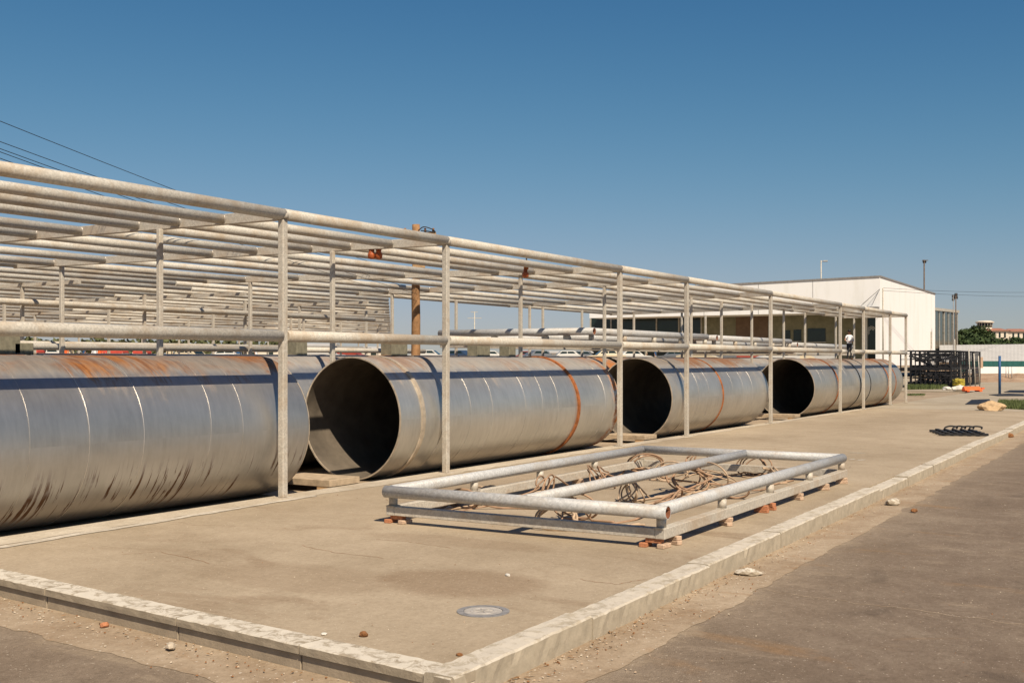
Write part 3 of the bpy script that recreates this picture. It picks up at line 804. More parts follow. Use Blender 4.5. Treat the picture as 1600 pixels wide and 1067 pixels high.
# cables heaped inside the frame
def smooth_path(P, k=6):
    P = [Vector(p) for p in P]; out = []
    for i in range(len(P) - 1):
        p0, p1, p2, p3 = P[max(i-1, 0)], P[i], P[i+1], P[min(i+2, len(P)-1)]
        for q in range(k):
            t = q / k
            out.append(0.5 * ((2*p1) + (p2-p0)*t + (2*p0-5*p1+4*p2-p3)*t*t + (3*p1-p0-3*p2+p3)*t**3))
    out.append(P[-1]); return out
def coil(cx, cy, rad, turns, lean, label, tail, mt, seed, th=0.017):
    """a springy coil standing half upright on the slab with its tails lying on the ground"""
    rnd = random.Random(seed); P = []
    t0 = tail[0]; P.append((t0[0], t0[1], 0.02)); P.append(((t0[0] * 0.5 + cx * 0.5), (t0[1] * 0.5 + cy * 0.5) + rnd.uniform(-.15, .15), 0.02))
    steps = 14; an = seed * 1.7; N = int(turns * steps)
    for k in range(N):
        a = 2 * PI * k / steps; u = k / N
        sl = lambda f, o: mnoise.noise((u * turns * f + seed * 5.3, o, 0.0))
        rr = rad * (0.82 + 0.42 * sl(0.9, 1.0))
        ph = lean + 1.1 * sl(0.7, 4.0)
        adv = (u - 0.5) * rad * 0.7 + 0.25 * rad * sl(0.8, 9.0)
        lx = rr * math.cos(a); lz = rr * math.sin(a) * math.cos(ph) * 0.62; ly = rr * math.sin(a) * math.sin(ph)
        X = cx + lx * math.cos(an) - (ly + adv) * math.sin(an)
        Y = cy + lx * math.sin(an) + (ly + adv) * math.cos(an)
        P.append((X, Y, max(0.02, rad * 0.52 * math.cos(ph) + lz)))
    t1 = tail[1]
    P.append((cx * 0.6 + t1[0] * 0.4, cy * 0.6 + t1[1] * 0.4, 0.03)); P.append(((cx + 2*t1[0])/3, (cy + 2*t1[1])/3 + 0.12, 0.02)); P.append((t1[0], t1[1], 0.02))
    g = MB(); g.tube(smooth_path(P, 5), th, 6)
    o = g.build('cable', mt); tag(o, label, 'cable', 'brown cables heaped inside the frame')
def gp(x, y): p = at_z(x, y, 0.05); return (p.x, p.y)
coils = [((722, 782), 0.26, 2.6, 0.25, 'small brown cable coil nearest the left front corner of the frame', ((640, 790), (860, 792)), 'cable'),
         ((852, 768), 0.34, 3.4, 0.15, 'upright brown cable coil by the far side, left of the middle pipe', ((690, 800), (960, 745)), 'cable'),
         ((870, 815), 0.30, 2.4, 0.3, 'brown cable coil under the front pipe of the frame at its centre', ((1000, 815), (760, 800)), 'cable_pale'),
         ((938, 750), 0.38, 3.2, 0.35, 'wide loose cable coil behind the middle pipe near its centre', ((840, 768), (1030, 735)), 'cable'),
         ((1010, 728), 0.36, 3.0, 0.3, 'brown cable coil by the far long side in the back half of the frame', ((930, 745), (1090, 725)), 'cable'),
         ((985, 772), 0.30, 4.4, 0.1, 'tight spring of cable hanging below the middle pipe', ((930, 795), (1060, 770)), 'cable_pale'),
         ((1075, 755), 0.40, 3.6, 0.25, 'big brown cable coil right of the middle pipe at the centre of the frame', ((960, 800), (1200, 745)), 'cable'),
         ((1120, 750), 0.42, 2.2, 0.6, 'pale loose cable loop bending towards the right long side', ((1010, 785), (1230, 752)), 'cable_pale'),
         ((1095, 718), 0.30, 2.8, 0.2, 'brown cable coil near the back end of the frame, left of the last coil', ((1040, 735), (1150, 728)), 'cable'),
         ((1178, 732), 0.34, 3.8, 0.1, 'upright round cable coil at the back right of the frame', ((1100, 742), (1250, 735)), 'cable'),
         ((765, 770), 0.24, 2.6, 0.5, 'flattened cable coil by the far long side near the front pipe', ((700, 785), (840, 775)), 'cable_pale'),
         ((900, 800), 0.34, 3.4, 0.35, 'cable coil just right of the middle pipe near the front pipe', ((850, 815), (960, 812)), 'cable'),
         ((1040, 790), 0.34, 2.6, 0.7, 'sagging cable loop in the front half, right of the middle pipe', ((930, 818), (1120, 775)), 'cable'),
         ((1050, 740), 0.32, 3.2, 0.4, 'cable coil half hidden behind the middle pipe', ((985, 745), (1110, 735)), 'cable_pale'),
         ((1215, 738), 0.26, 2.4, 0.6, 'low cable coil at the very back right of the frame', ((1160, 742), (1270, 730)), 'cable_pale'),
         ((1150, 768), 0.24, 2.2, 0.2, 'small dark cable coil beside the right long side of the frame', ((1080, 780), (1240, 748)), 'cable')]
for k, ((px, py), rad, tn, lean, lab, tails, mt) in enumerate(coils):
    c = gp(px, py + 8)
    coil(c[0], c[1], rad * 1.25, tn, lean, lab, (gp(*tails[0]), gp(*tails[1])), M[mt], k + 1, 0.016 if k % 2 else 0.02)
for k, (A, B) in enumerate((((690, 795), (1090, 722)), ((900, 822), (1010, 818)), ((1070, 828), (1240, 758)), ((880, 800), (1190, 750)))):
    a, b = Vector((*gp(*A), 0.025)), Vector((*gp(*B), 0.025))
    nn = Vector((-(b-a).y, (b-a).x, 0)).normalized()
    P = [a.lerp(b, q / 7) + nn * random.uniform(-0.12, 0.12) for q in range(8)]
    g = MB(); g.tube(smooth_path(P, 5), 0.02, 6)
    tag(g.build('cable', M['cable_pale']), ['long straight cable along the far side of the frame', 'short cable lying at the front of the frame', 'cable lying along the right long side inside the frame', 'cable crossing under the middle pipe'][k], 'cable', 'brown cables heaped inside the frame')

# frames stacked on the pipes of the second row, seen beyond the middle rail
c0 = Vector((37.7, 19.2, 3.12))
for k, (dx, dz, L, lab) in enumerate(((0.0, 0.0, 8.2, 'leftmost of three'), (12.9, -0.03, 8.3, 'middle one of three'), (25.8, -0.2, 9.0, 'rightmost of three'))):
    t = pipe_frame('galvanised_frame', 'galvanised frame of thick pipe resting high behind the middle rail, %s' % lab, (c0.x + dx, c0.y, c0.z + dz), 0.0, L, 4.6, M['galv_bright'], 'galvanised frames resting on the second row of pipes')
    t.scale = (1.48, 1.48, 1.48)
    for q in (0.16, 0.30, 0.64, 0.82):
        g = MB(); g.cyl((0.11, 4.6 * q, 0.25), (L - 0.1, 4.6 * q, 0.25), 0.1, 12); g.build('inner_pipe', M['galv_bright'], t)
# concrete blocks carrying them and standing on the second row
def block(px, w, d, h, yy, lab):
    dd = ray(px, 560); t = yy / dd.y
    g = MB(); g.bbox((-w/2, -d/2, 0), (w/2, d/2, h), 0.015)
    o = g.build('concrete_block', M['block'], None, (dd.x * t, yy, ZC + R_P + 0.05 - 0.02)); o.rotation_euler = (0, 0, 0.0)
    tag(o, lab, 'block', 'concrete blocks standing on the second row of pipes')
block(4, 0.5, 0.4, 0.52, 19.4, 'concrete block on the pipes at the left edge under the middle rail')
block(28, 0.42, 0.4, 0.22, 19.4, 'low concrete block on the pipes beside the leftmost block')
block(463, 0.40, 0.4, 0.42, 19.4, 'concrete block on the pipes just right of the first tall post')
block(616, 0.75, 0.4, 0.48, 19.4, 'wide concrete block on the pipes left of the wooden utility pole')
block(748, 0.75, 0.4, 0.50, 19.4, 'wide concrete block under the stacked frames right of the second tall post')
block(793, 0.42, 0.4, 0.50, 19.4, 'narrow concrete block under the stacked frames')

# ------------------------------------------------------------------ rusty orange clamps hanging on the lattice
def clamp(px, py, z, lab, two):
    p = at_z(px, py, z)
    t = thing('rusty_clamp', lab, 'clamp', p, YAWV, 'rusty clamps hanging on the lattice')
    g = MB()
    if two:
        for s in (-1, 1):
            g.lathe([(0.03, -0.14), (0.085, -0.12), (0.095, -0.02), (0.06, 0.03), (0.07, 0.1)], 10, (s * 0.085, 0, 0))
        g.build('clamp_body', M['beacon'], t)
        g = MB(); g.bbox((-0.17, -0.05, 0.09), (0.17, 0.05, 0.14), 0.008); g.build('clamp_plate', M['rust'], t)
    else:
        g.lathe([(0.03, -0.24), (0.09, -0.22), (0.10, -0.12), (0.055, -0.07), (0.06, 0.0)], 10); g.build('clamp_body', M['beacon'], t)
        g = MB(); g.bbox((-0.05, -0.05, 0.0), (0.09, 0.05, 0.22), 0.01); g.build('clamp_plate', M['rust'], t)
        g = MB(); g.cyl((0.03, 0, 0.22), (0.03, 0, 0.36), 0.02, 8); g.build('clamp_bolt', M['wire'], t)
clamp(586, 396, 5.16, 'pair of rusty orange clamp jaws under the beam left of the second tall post', True)
clamp(821, 421, 5.22, 'single rusty orange clamp with a bolt on top, hanging midway between two tall posts', False)

# ------------------------------------------------------------------ manhole, stones, small litter
p = at_z(755, 955)
t = thing('manhole_cover', 'round grey metal manhole cover set in the concrete slab', 'manhole cover', (p.x, p.y, 0.0))
g = MB(); g.lathe([(0.275, 0.0), (0.275, 0.008), (0.205, 0.010), (0.205, 0.0)], 40, smooth=False); g.build('rim', M['iron'], t)
g = MB(); g.lathe([(0.20, 0.0), (0.20, 0.007), (0.14, 0.0075), (0.135, 0.013), (0.11, 0.013), (0.105, 0.008), (0.0, 0.008)], 40, smooth=False)
for k in range(8):
    a = k * PI / 4; g.box((0.02, -0.008, 0.007), (0.10, 0.008, 0.013), mat=Matrix.Rotation(a, 4, 'Z'))
g.build('plate', plain('manhole_plate', (0.40, 0.37, 0.33), 0.7, 0.2, 0.25, 9), t)

def rock_mesh(name, s, mat, seed, sub=2, flat=0.6):
    bm = bmesh.new(); bmesh.ops.create_icosphere(bm, subdivisions=sub, radius=1)
    for v in bm.verts:
        d = 1 + 0.35 * mnoise.noise(v.co * 1.3 + Vector((seed * 3.1, seed, 0))) + 0.12 * mnoise.noise(v.co * 3.7 + Vector((seed, 0, 2)))
        v.co = Vector((v.co.x * d * s[0], v.co.y * d * s[1], max(v.co.z, -flat) * d * s[2]))
    zmin = min(v.co.z for v in bm.verts)
    for v in bm.verts: v.co.z -= zmin
    me = bpy.data.meshes.new(name); bm.to_mesh(me); bm.free(); me.materials.append(mat)
    return me
def rock(px, py, z, s, mat, label, seed, sub=2, flat=0.6, cat='stone', group=None, name='stone'):
    p = at_z(px, py, z); me = rock_mesh(name, s, mat, seed, sub, flat)
    o = inst(name, me, None, (p.x, p.y, z), (0, 0, seed)); tag(o, label, cat, group); return o
rock(568, 994, 0.0, (0.05, 0.04, 0.03), M['stone_rust'], 'brown stone on the slab near the front kerb', 1)
rock(718, 1024, 0.0, (0.03, 0.03, 0.016), M['stone_rust'], 'small brown stone on the slab left of the kerb corner', 2)
rock(163, 979, Z_ROAD + 0.01, (0.05, 0.035, 0.03), M['brick'], 'small red brick fragment in the gutter under the front kerb', 3)
rock(267, 1014, Z_ROAD + 0.01, (0.08, 0.05, 0.04), M['stone'], 'pale stone in the gutter below the front kerb', 4)
rock(1168, 897, Z_ROAD + 0.01, (0.19, 0.11, 0.06), M['kerb'], 'pale broken kerb lump in the gutter, nearest to the camera', 5, 2, 0.3)
rock(1395, 788, Z_ROAD + 0.01, (0.2, 0.12, 0.09), M['kerb'], 'pale broken kerb lump in the gutter beside the gap in the kerb', 6, 2, 0.3)
rock(793, 899, 0.0, (0.07, 0.03, 0.015), M['sack'], 'crumpled white scrap on the slab behind the manhole', 7, cat='litter', name='paper_scrap')
rock(1428, 800, Z_ROAD + 0.01, (0.06, 0.05, 0.04), M['stone_rust'], 'brown stone on the road behind the broken kerb lump', 8)
rock(1575, 683, Z_ROAD + 0.01, (0.30, 0.16, 0.10), M['stone_rust'], 'brown heap of rubbish in the gutter near the right edge', 9)
rock(506, 991, 0.0, (0.035, 0.03, 0.012), M['sack'], 'small white scrap on the slab left of the brown stone', 10, cat='litter', name='paper_scrap')
rock(1549, 641, 0.0, (0.66, 0.62, 0.34), M['sandstone'], 'large sandy boulder on the far end of the slab', 13, 3, 0.25, 'boulder', name='boulder')
# gravel and dry leaves (uncountable)
g = MB(); rnd = random.Random(5)
def pebble(x, y, z, s):
    h = s * rnd.uniform(0.4, 0.8); a0 = rnd.uniform(0, 6)
    b = [(x + s * math.cos(a0 + k * 1.57 + rnd.uniform(-.3, .3)), y + s * math.sin(a0 + k * 1.57) * rnd.uniform(.6, 1), z) for k in range(4)]
    tp = [(x + (q[0]-x) * 0.55, y + (q[1]-y) * 0.55, z + h) for q in b]
    g._add(b + tp, [(0,1,5,4),(1,2,6,5),(2,3,7,6),(3,0,4,7),(4,5,6,7)], False, rnd.choice((0, 0, 1, 2)))
for _ in range(520):
    x = 7.4 + rnd.random() ** 2 * 26; pebble(x, kerb_y(x) - abs(rnd.gauss(0.03, 0.28)), Z_ROAD + 0.012, rnd.uniform(0.005, 0.018))
for _ in range(260):
    y = rnd.uniform(5, 14); pebble(front_x(y) - abs(rnd.gauss(0.05, 0.35)), y, Z_ROAD + 0.014, rnd.uniform(0.005, 0.017))
for _ in range(260):
    x = 8.2 + rnd.random() ** 1.5 * 22; pebble(x, rnd.uniform(kerb_y(x) + 0.35, 14), 0.001, rnd.uniform(0.004, 0.011))
for _ in range(420):
    x = rnd.uniform(7.2, 24); pebble(x, rnd.uniform(-3, kerb_y(x) - 0.5), Z_ROAD + 0.001, rnd.uniform(0.004, 0.012))
tag(g.build('gravel', [M['stone'], M['cable_pale'], M['stone_rust']]), 'loose grit and pebbles scattered in the gutter and on the slab', 'gravel', None, 'stuff')
g = MB()
def leafq(x, y, z, s):
    a = rnd.uniform(0, 6.3); u = Vector((math.cos(a), math.sin(a), rnd.uniform(-.2, .4))) * s; w = Vector((-math.sin(a), math.cos(a), rnd.uniform(-.3, .5))) * s * 0.35
    c = Vector((x, y, z + 0.006)); g._add([c - u, c - w * 0.9, c + u, c + w], [(0,1,2),(0,2,3)])
for _ in range(230):
    x = 8 + rnd.random() ** 1.5 * 24; leafq(x, kerb_y(x) - abs(rnd.gauss(0.05, 0.12)) - 0.02, Z_ROAD + 0.02, rnd.uniform(0.012, 0.04))
for _ in range(90):
    y = rnd.uniform(5, 14); leafq(front_x(y) - abs(rnd.gauss(0.05, 0.2)) - 0.02, y, Z_ROAD + 0.022, rnd.uniform(0.012, 0.035))
for _ in range(70):
    x = rnd.uniform(8.5, 36); leafq(x, rnd.uniform(kerb_y(x) + 0.4, 14), 0.004, rnd.uniform(0.01, 0.03))
for _ in range(60):
    x = rnd.uniform(7.5, 26); leafq(x, rnd.uniform(-2, kerb_y(x) - 0.6), Z_ROAD + 0.004, rnd.uniform(0.01, 0.03))
tag(g.build('dry_leaves', M['leaf']), 'dry brown leaves and chips lying along the kerbs', 'leaves', None, 'stuff')

# black grating on the slab near the right kerb
pa, pb = at_z(1467, 681), at_z(1545, 682)
ang = math.atan2((pb - pa).y, (pb - pa).x)
t = thing('black_grating', 'flat black steel grating with bent straps lying on the slab by the right kerb', 'grating', (pa.x, pa.y, 0), ang)
L = (pb - pa).length
for k in range(4):
    g = MB(); g.bbox((0, k * 0.62, 0.02), (L, k * 0.62 + 0.16, 0.10), 0.01); g.build('bar', M['black'], t)
for k in range(5):
    x = 0.2 + k * (L - 0.5) / 4
    g = MB(); g.bbox((x, -0.02, 0.1005), (x + 0.12, 2.04, 0.14), 0.01); g.build('cross_strap', M['black'], t)
    if k:
        g = MB(); g.tube(smooth_path([(x, 1.7, 0.14), (x + 0.02, 1.72, 0.2), (x + 0.2, 1.74, 0.25), (x + 0.42, 1.76, 0.22), (x + 0.4, 1.76, 0.15)], 5), 0.03, 6); g.build('strap_loop', M['black'], t)

# ------------------------------------------------------------------ wooden utility pole and its wires
dd = ray(650, 470); tt = 24.08 / dd.y; PX = dd.x * tt
ptop = CAM_H + (HY - 351) * tt / F_PX
t = thing('utility_pole', 'weathered orange-brown wooden utility pole rising through the lattice', 'utility pole', (PX, 24.08, Z_BED))
g = MB(); n = 9
g.tube([(0.02 * math.sin(k), 0.015 * math.cos(k * 2), (ptop - Z_BED) * k / n) for k in range(n + 1)], [0.185 - 0.045 * k / n for k in range(n + 1)], 12); g.build('trunk_pole', M['pole_wood'], t)
h = ptop - Z_BED
g = MB(); g.bbox((-0.45, -0.24, h - 0.42), (0.75, -0.14, h - 0.30), 0.01, mat=Matrix.Rotation(YAWV, 4, 'Z')); g.build('cross_arm', M['timber'], t)
mr = Matrix.Rotation(YAWV, 4, 'Z')
for xx in (-0.38, 0.35, 0.65):
    g = MB(); c = mr @ Vector((xx, -0.19, h - 0.30)); g.lathe([(0.02, 0), (0.05, 0.02), (0.055, 0.06), (0.03, 0.09), (0.045, 0.12), (0.02, 0.15)], 8, tuple(c)); g.build('insulator', M['stone_rust'], t)
for z_, w_ in ((ptop - 1.55, 0.35), (ptop - 2.15, 0.35)):
    g = MB(); g.bbox((-w_ * 0.3, -0.26, z_ - Z_BED - 0.05), (w_, -0.16, z_ - Z_BED + 0.05), 0.01, mat=mr); g.build('cross_arm', M['timber'], t)
P = [mr @ Vector(q) for q in ((0.1, -0.25, h - 0.26), (0.3, -0.27, h - 0.12), (0.6, -0.27, h - 0.2), (0.72, -0.25, h - 0.31), (0.45, -0.26, h - 0.27), (0.2, -0.25, h - 0.25))]
g = MB(); g.tube(smooth_path(P, 5), 0.02, 6); g.build('cable_loop', M['wire'], t)
def wire(A, B, sag, r, lab, grp='overhead wires at the upper left'):
    A, B = Vector(A), Vector(B); P = []
    for k in range(25):
        u = k / 24; q = A.lerp(B, u); q.z -= sag * 4 * u * (1 - u); P.append(q)
    g = MB(); g.tube(P, r, 5); tag(g.build('overhead_wire', M['wire']), lab, 'wire', grp)
attach = [(PX - 0.05, 24.0, ptop - 1.3), (PX, 24.0, ptop - 1.55), (PX, 24.0, ptop - 1.75), (PX, 24.0, ptop - 1.9), (PX, 24.0, ptop - 2.15)]
for k, (yy, words) in enumerate(((162, 'topmost overhead wire crossing the sky at the upper left'), (194, 'second overhead wire from the top at the upper left'), (205, 'third overhead wire from the top at the upper left'), (210, 'fourth overhead wire, just under the third, at the upper left'), (220, 'lowest overhead wire at the upper left'))):
    p0 = at_d(0, yy, 20.0); A = Vector(attach[k])
    far = p0 + (p0 - A) * 0.9; far.z += 0.6
    A.z -= 0.65; far.z += 0.05; wire(A, far, 0.35, 0.007, words)

# ------------------------------------------------------------------ person on the farthest pipe
def skin_body(name, J, E, mats, zones):
    """J: joints {name: (pos, radius)}, E: edges; grows one continuous body; zones(face centre) -> material index"""
    names = list(J); me = bpy.data.meshes.new(name)
    me.from_pydata([J[n][0] for n in names], [(names.index(a), names.index(b)) for a, b in E], [])
    o = bpy.data.objects.new(name, me); COL.objects.link(o)
    md = o.modifiers.new('skin', 'SKIN'); ss = o.modifiers.new('sub', 'SUBSURF'); ss.levels = 2; ss.render_levels = 2
    sv = me.skin_vertices[0].data
    for i, n in enumerate(names):
        r = J[n][1]; r = r if isinstance(r, tuple) else (r, r)
        sv[i].radius = r; sv[i].use_root = (n == 'pelvis')
    dg = bpy.context.evaluated_depsgraph_get(); dg.update()
    nm = bpy.data.meshes.new_from_object(o.evaluated_get(dg))
    o.modifiers.clear(); o.data = nm
    nm.materials.clear()
    for m_ in mats: nm.materials.append(m_)
    for p in nm.polygons:
        p.material_index = zones(p.center); p.use_smooth = True
    return o
def make_person(name, label, loc, rz, mats, scale=1.0, group=None, pose='hips'):
    J = {'pelvis': ((0, 0, .92), (.15, .11)), 'belly': ((0, 0, 1.06), (.145, .10)), 'chest': ((0, .01, 1.28), (.165, .115)), 'neckb': ((0, .01, 1.44), (.075, .07)),
         'neck': ((0, 0, 1.50), .055), 'head': ((0, -.02, 1.60), (.075, .09)), 'crown': ((0, -.01, 1.70), (.07, .085))}
    E = [('pelvis', 'belly'), ('belly', 'chest'), ('chest', 'neckb'), ('neckb', 'neck'), ('neck', 'head'), ('head', 'crown')]
    for s, S in ((-1, 'r'), (1, 'l')):
        if pose == 'hips':
            pts = [('sh', (.19, 0, 1.40), .062), ('el', (.31, .03, 1.16), .045), ('wr', (.17, -.15, 1.08), .03), ('ha', (.08, -.17, 1.06), .035)]
        else:
            pts = [('sh', (.19, 0, 1.40), .06), ('el', (.25, .02, 1.13), .045), ('wr', (.26, -.06, .90), .03), ('ha', (.26, -.09, .82), .034)]
        prev = 'neckb'
        for nm, p, r in pts:
            J[nm + S] = ((p[0] * s, p[1], p[2]), r); E.append((prev, nm + S)); prev = nm + S
        lg = [('hip', (.10, 0, .86), .095), ('kn', (.115, -.03, .49), .062), ('an', (.12, .01, .10), .042), ('ft', (.125, -.07, .04), .042), ('to', (.13, -.16, .03), .032)]
        prev = 'pelvis'
        for nm, p, r in lg:
            J[nm + S] = ((p[0] * s, p[1], p[2]), r); E.append((prev, nm + S)); prev = nm + S
    def zones(c):
        if c.z < 0.09: return 3
        if c.z < 0.97 and abs(c.x) < 0.235: return 2
        if c.z > 1.475: return 0
        if abs(c.x) > 0.27 or c.y < -0.125: return 0
        return 1
    o = skin_body(name, J, E, mats, zones)
    o.location = loc; o.rotation_euler = (0, 0, rz); o.scale = (scale,) * 3
    g = MB(); g.lathe([(0.088, 1.655), (0.098, 1.70), (0.085, 1.76), (0.03, 1.79)], 14, (0, -.01, 0))
    g.bbox((-0.07, -0.19, 1.655), (0.07, -0.06, 1.672), 0.006); g.build('cap', mats[4], o)
    g = MB(); g.lathe([(0.005, -0.03), (0.016, -0.02), (0.012, 0.015), (0.004, 0.03)], 6, (0, -0.115, 1.61)); g.build('nose', mats[0], o)
    for s in (-1, 1):
        g = MB(); g.bbox((s*0.03 - 0.012, -0.112, 1.632), (s*0.03 + 0.012, -0.104, 1.642), 0.002); g.build('eye', M['hair'], o)
        g = MB(); g.lathe([(0.006, -0.03), (0.016, 0.0), (0.01, 0.03)], 6, (s*0.083, -0.005, 1.61)); g.build('ear', mats[0], o)
        hx = J['ha' + ('l' if s > 0 else 'r')][0]
        g = MB()
        for q in range(4):
            a0 = Vector(hx) + Vector((-s * 0.005, -0.005, (1.5 - q) * 0.016)); d = Vector((-s * 0.07, -0.012, -0.01)) if pose == 'hips' else Vector((0, -0.02, -0.07))
            g.tube([a0, a0 + d * (0.6 - 0.05 * abs(q - 1)), a0 + d * (1.0 - 0.08 * abs(q - 1)) + Vector((0, 0.012, -0.01))], [0.009, 0.008, 0.006], 6)
        a0 = Vector(hx) + Vector((0, -0.01, 0.03)); g.tube([a0, a0 + Vector((-s*0.02, -0.02, 0.03)), a0 + Vector((-s*0.05, -0.02, 0.035))], [0.010, 0.009, 0.007], 6)
        g.build('fingers', mats[0], o)
    tag(o, label, 'person', group)
    return o
dd = ray(1327, 565); tt = (YP - 0.25) / dd.y
PZ = ZC + math.sqrt(R_P ** 2 - 0.25 ** 2)
make_person('person', 'person in white shirt, dark trousers and dark cap standing on the farthest big pipe', (dd.x * tt, YP - 0.25, PZ - 0.02), YAWV + 0.35, [M['skin'], M['shirt'], M['trousers'], M['shoe'], M['hair']], 0.93)

# ------------------------------------------------------------------ terraces behind
g = MB(); g.prism([(-150, 64), (96, 64), (108, 52), (150, 60), (420, 170), (420, 700), (-150, 700)], -0.28, 2.15)
struct(g.build('embankment', M['dirt']))
# white flat-roofed building
BD = 157.0
C0 = at_d(1375, 563, BD); C0.z = 2.2
def top_z(py, P): return CAM_H + (HY - py) * (P.x * CT + P.y * ST) / F_PX
def on_line(px, P, d):
    """point of the ground line P + s*d seen at photo column px"""
    r = ray(px, 563); den = d.x * r.y - d.y * r.x
    s = (r.x * P.y - r.y * P.x) / den
    return P + d * s
dL = Vector((-0.10, 1.0, 0)).normalized(); dR = Vector((1.0, 0.0, 0))
CL = on_line(921, C0, dL); CR = on_line(1461, C0, dR)
Bt = thing('white_building', 'long white flat-roofed building with recessed glass ground floor', 'building', C0)
zt0, ztL, ztR = top_z(433, C0), top_z(457, CL), top_z(460, CR)
zf0, zfL = top_z(487, C0), top_z(497, CL)
def rel(p, z): return Vector((p.x - C0.x, p.y - C0.y, z - C0.z))
back = Vector((30, 8, 0))
g = MB()
inw = dR * 7.0
# fascia: a deep band along the left face, standing proud of the recessed wall
CF = C0 + dL * 0.603
g._add([rel(CF, zf0), rel(CL, zfL), rel(CL, ztL), rel(CF, zt0), rel(CF + inw, zf0), rel(CL + inw, zfL), rel(CL + inw, ztL), rel(CF + inw, zt0)],
       [(0,3,2,1), (4,5,6,7), (0,1,5,4), (2,3,7,6), (1,2,6,5)])
g.build('fascia', M['white'], Bt)
g = MB()
C0b, CRb = C0 - dR * 0.0, CR
g._add([rel(C0, 1.85), rel(CR, 1.85), rel(CR, ztR), rel(C0, zt0), rel(C0 + dL * 0.6, 1.85), rel(CR + dL * 3.2, 1.85), rel(CR + dL * 3.2, ztR), rel(C0 + dL * 0.6, zt0)],
       [(0,1,2,3), (5,4,7,6), (1,5,6,2), (4,0,3,7)])
g.build('end_wall', M['white'], Bt)
g = MB(); zr_ = 0.25
g._add([rel(C0, zt0 + .003), rel(CL, ztL + .003), rel(CL + dR * 40, ztL + .003), rel(CR, ztR + .003)], [(0, 1, 2, 3), (3, 2, 1, 0)]); g.build('roof', M['shed_roof'], Bt)
g = MB()
for a, za, b, zb_ in ((C0, zt0, CL, ztL), (C0, zt0, CR, ztR)):
    g.bar(rel(a, za + 0.10), rel(b, zb_ + 0.10), 0.22)
g.build('parapet_cap', M['roofedge'], Bt)
W0, WL = C0 + inw * 1.2 + dL * 3.2, CL + inw * 1.2
fr = lambda px: on_line(px, C0 + inw * 1.2, dL)
def wall_piece(px0, px1, z0, z1, mt, nm, proud=0.0, th=0.25):
    a, b = fr(px0) - dR * proud, fr(px1) - dR * proud
    g = MB(); g._add([rel(a, z0), rel(b, z0), rel(b, z1), rel(a, z1), rel(a + dR*th, z0), rel(b + dR*th, z0), rel(b + dR*th, z1), rel(a + dR*th, z1)],
                     [(0,3,2,1), (4,5,6,7), (0,1,5,4), (2,3,7,6), (1,2,6,5), (0,4,7,3)])
    return g.build(nm, M[mt], Bt)
zhi = max(zf0, zfL) + 1.0
wall_piece(1369, 1096, 1.85, zhi, 'olive', 'recessed_wall')
wall_piece(1096, 921.5, 1.85, zhi, 'glass', 'glazing')
for px in (1096, 1061, 1026, 990, 955, 923):
    wall_piece(px + 1.0, px - 1.0, 1.85, zhi, 'mullion', 'mullion', 0.12, 0.11)
wall_piece(1200, 1150, 1.86, zhi - 0.01, 'brownbrick', 'brick_pier', 0.1, 0.09)
for (a, b, za, zb_) in ((1252, 1240, 515, 533), (1290, 1262, 513, 534), (1235, 1222, 516, 533)):
    P_ = fr((a + b) / 2)
    w = wall_piece(a, b, top_z(zb_, P_), top_z(za, P_), 'glass', 'window', 0.08, 0.07)
    wall_piece(a + 1, b - 1, top_z(zb_ + 1.2, P_), top_z(zb_, P_) - 0.004, 'mullion', 'window_sill', 0.2, 0.19)
# door pier and mural door by the corner
P_ = fr(1352)
wall_piece(1356, 1350, 1.85, zhi - 0.02, 'white', 'pilaster', 0.4, 0.39)
wall_piece(1368, 1357, 1.85, top_z(497, fr(1362)), 'glass', 'door', 0.1, 0.09)
P_ = fr(1362)
g = MB()
for (dx, dz, r) in ((0, 0.0, 0.45), (0.25, 0.3, 0.3), (-0.2, -0.35, 0.3)):
    c = rel(P_ - dR * 0.14 + dL * dx, top_z(520, P_) + dz); g.lathe([(r, -0.02), (r, 0.02)], 14, (0, 0, 0))
g = MB(); c = rel(P_ - dR * 0.16, top_z(519, P_))
for k in range(3):
    pts = [c + dL * ((0.35 + 0.16 * k) * math.cos(a)) + Vector((0, 0, (0.45 + 0.2 * k) * math.sin(a))) for a in [q * PI / 8 - 0.6 for q in range(9)]]
    g.tube(pts, 0.05, 6)
g.build('door_emblem', M['white'], Bt)
# canopy box above the corner
a, b = on_line(1371, C0 - dR * 1.2, dL), on_line(1333, C0 - dR * 1.2, dL)
za, zb_ = top_z(486, a), top_z(479, a)
g = MB(); g._add([rel(a, za), rel(b, za), rel(b, zb_), rel(a, zb_), rel(a + dR*3.4, za), rel(b + dR*3.4, za), rel(b + dR*3.4, zb_), rel(a + dR*3.4, zb_)],
                 [(0,3,2,1), (4,5,6,7), (0,1,5,4), (2,3,7,6), (1,2,6,5), (0,4,7,3)]); g.build('canopy', M['roofedge'], Bt)
for px in (1100, 1185, 1270):
    q = on_line(px, C0, dL) - dR * 0.02; uu = (px - 1375) / (921 - 1375)
    g = MB(); g.box(tuple(rel(q - dL * 0.03, zf0 + (zfL - zf0) * uu + 0.05)), tuple(rel(q + dL * 0.03 + dR * 0.021, zt0 + (ztL - zt0) * uu - 0.05))); g.build('panel_joint', M['roofedge'], Bt)
# downpipe, small vent and sign on the end wall
rw = lambda px: on_line(px, C0, dR)
p = rw(1378.5) - dL * 0.12
g = MB(); g.cyl(rel(p, 2.2), rel(p, top_z(450, p)), 0.10, 8); g.build('downpipe', M['mullion'], Bt)
p = rw(1454) - dL * 0.1
g = MB(); g.bar(rel(p, top_z(545, p)), rel(p, top_z(518, p)), 0.28); g.build('vent_pipe', M['mullion'], Bt)
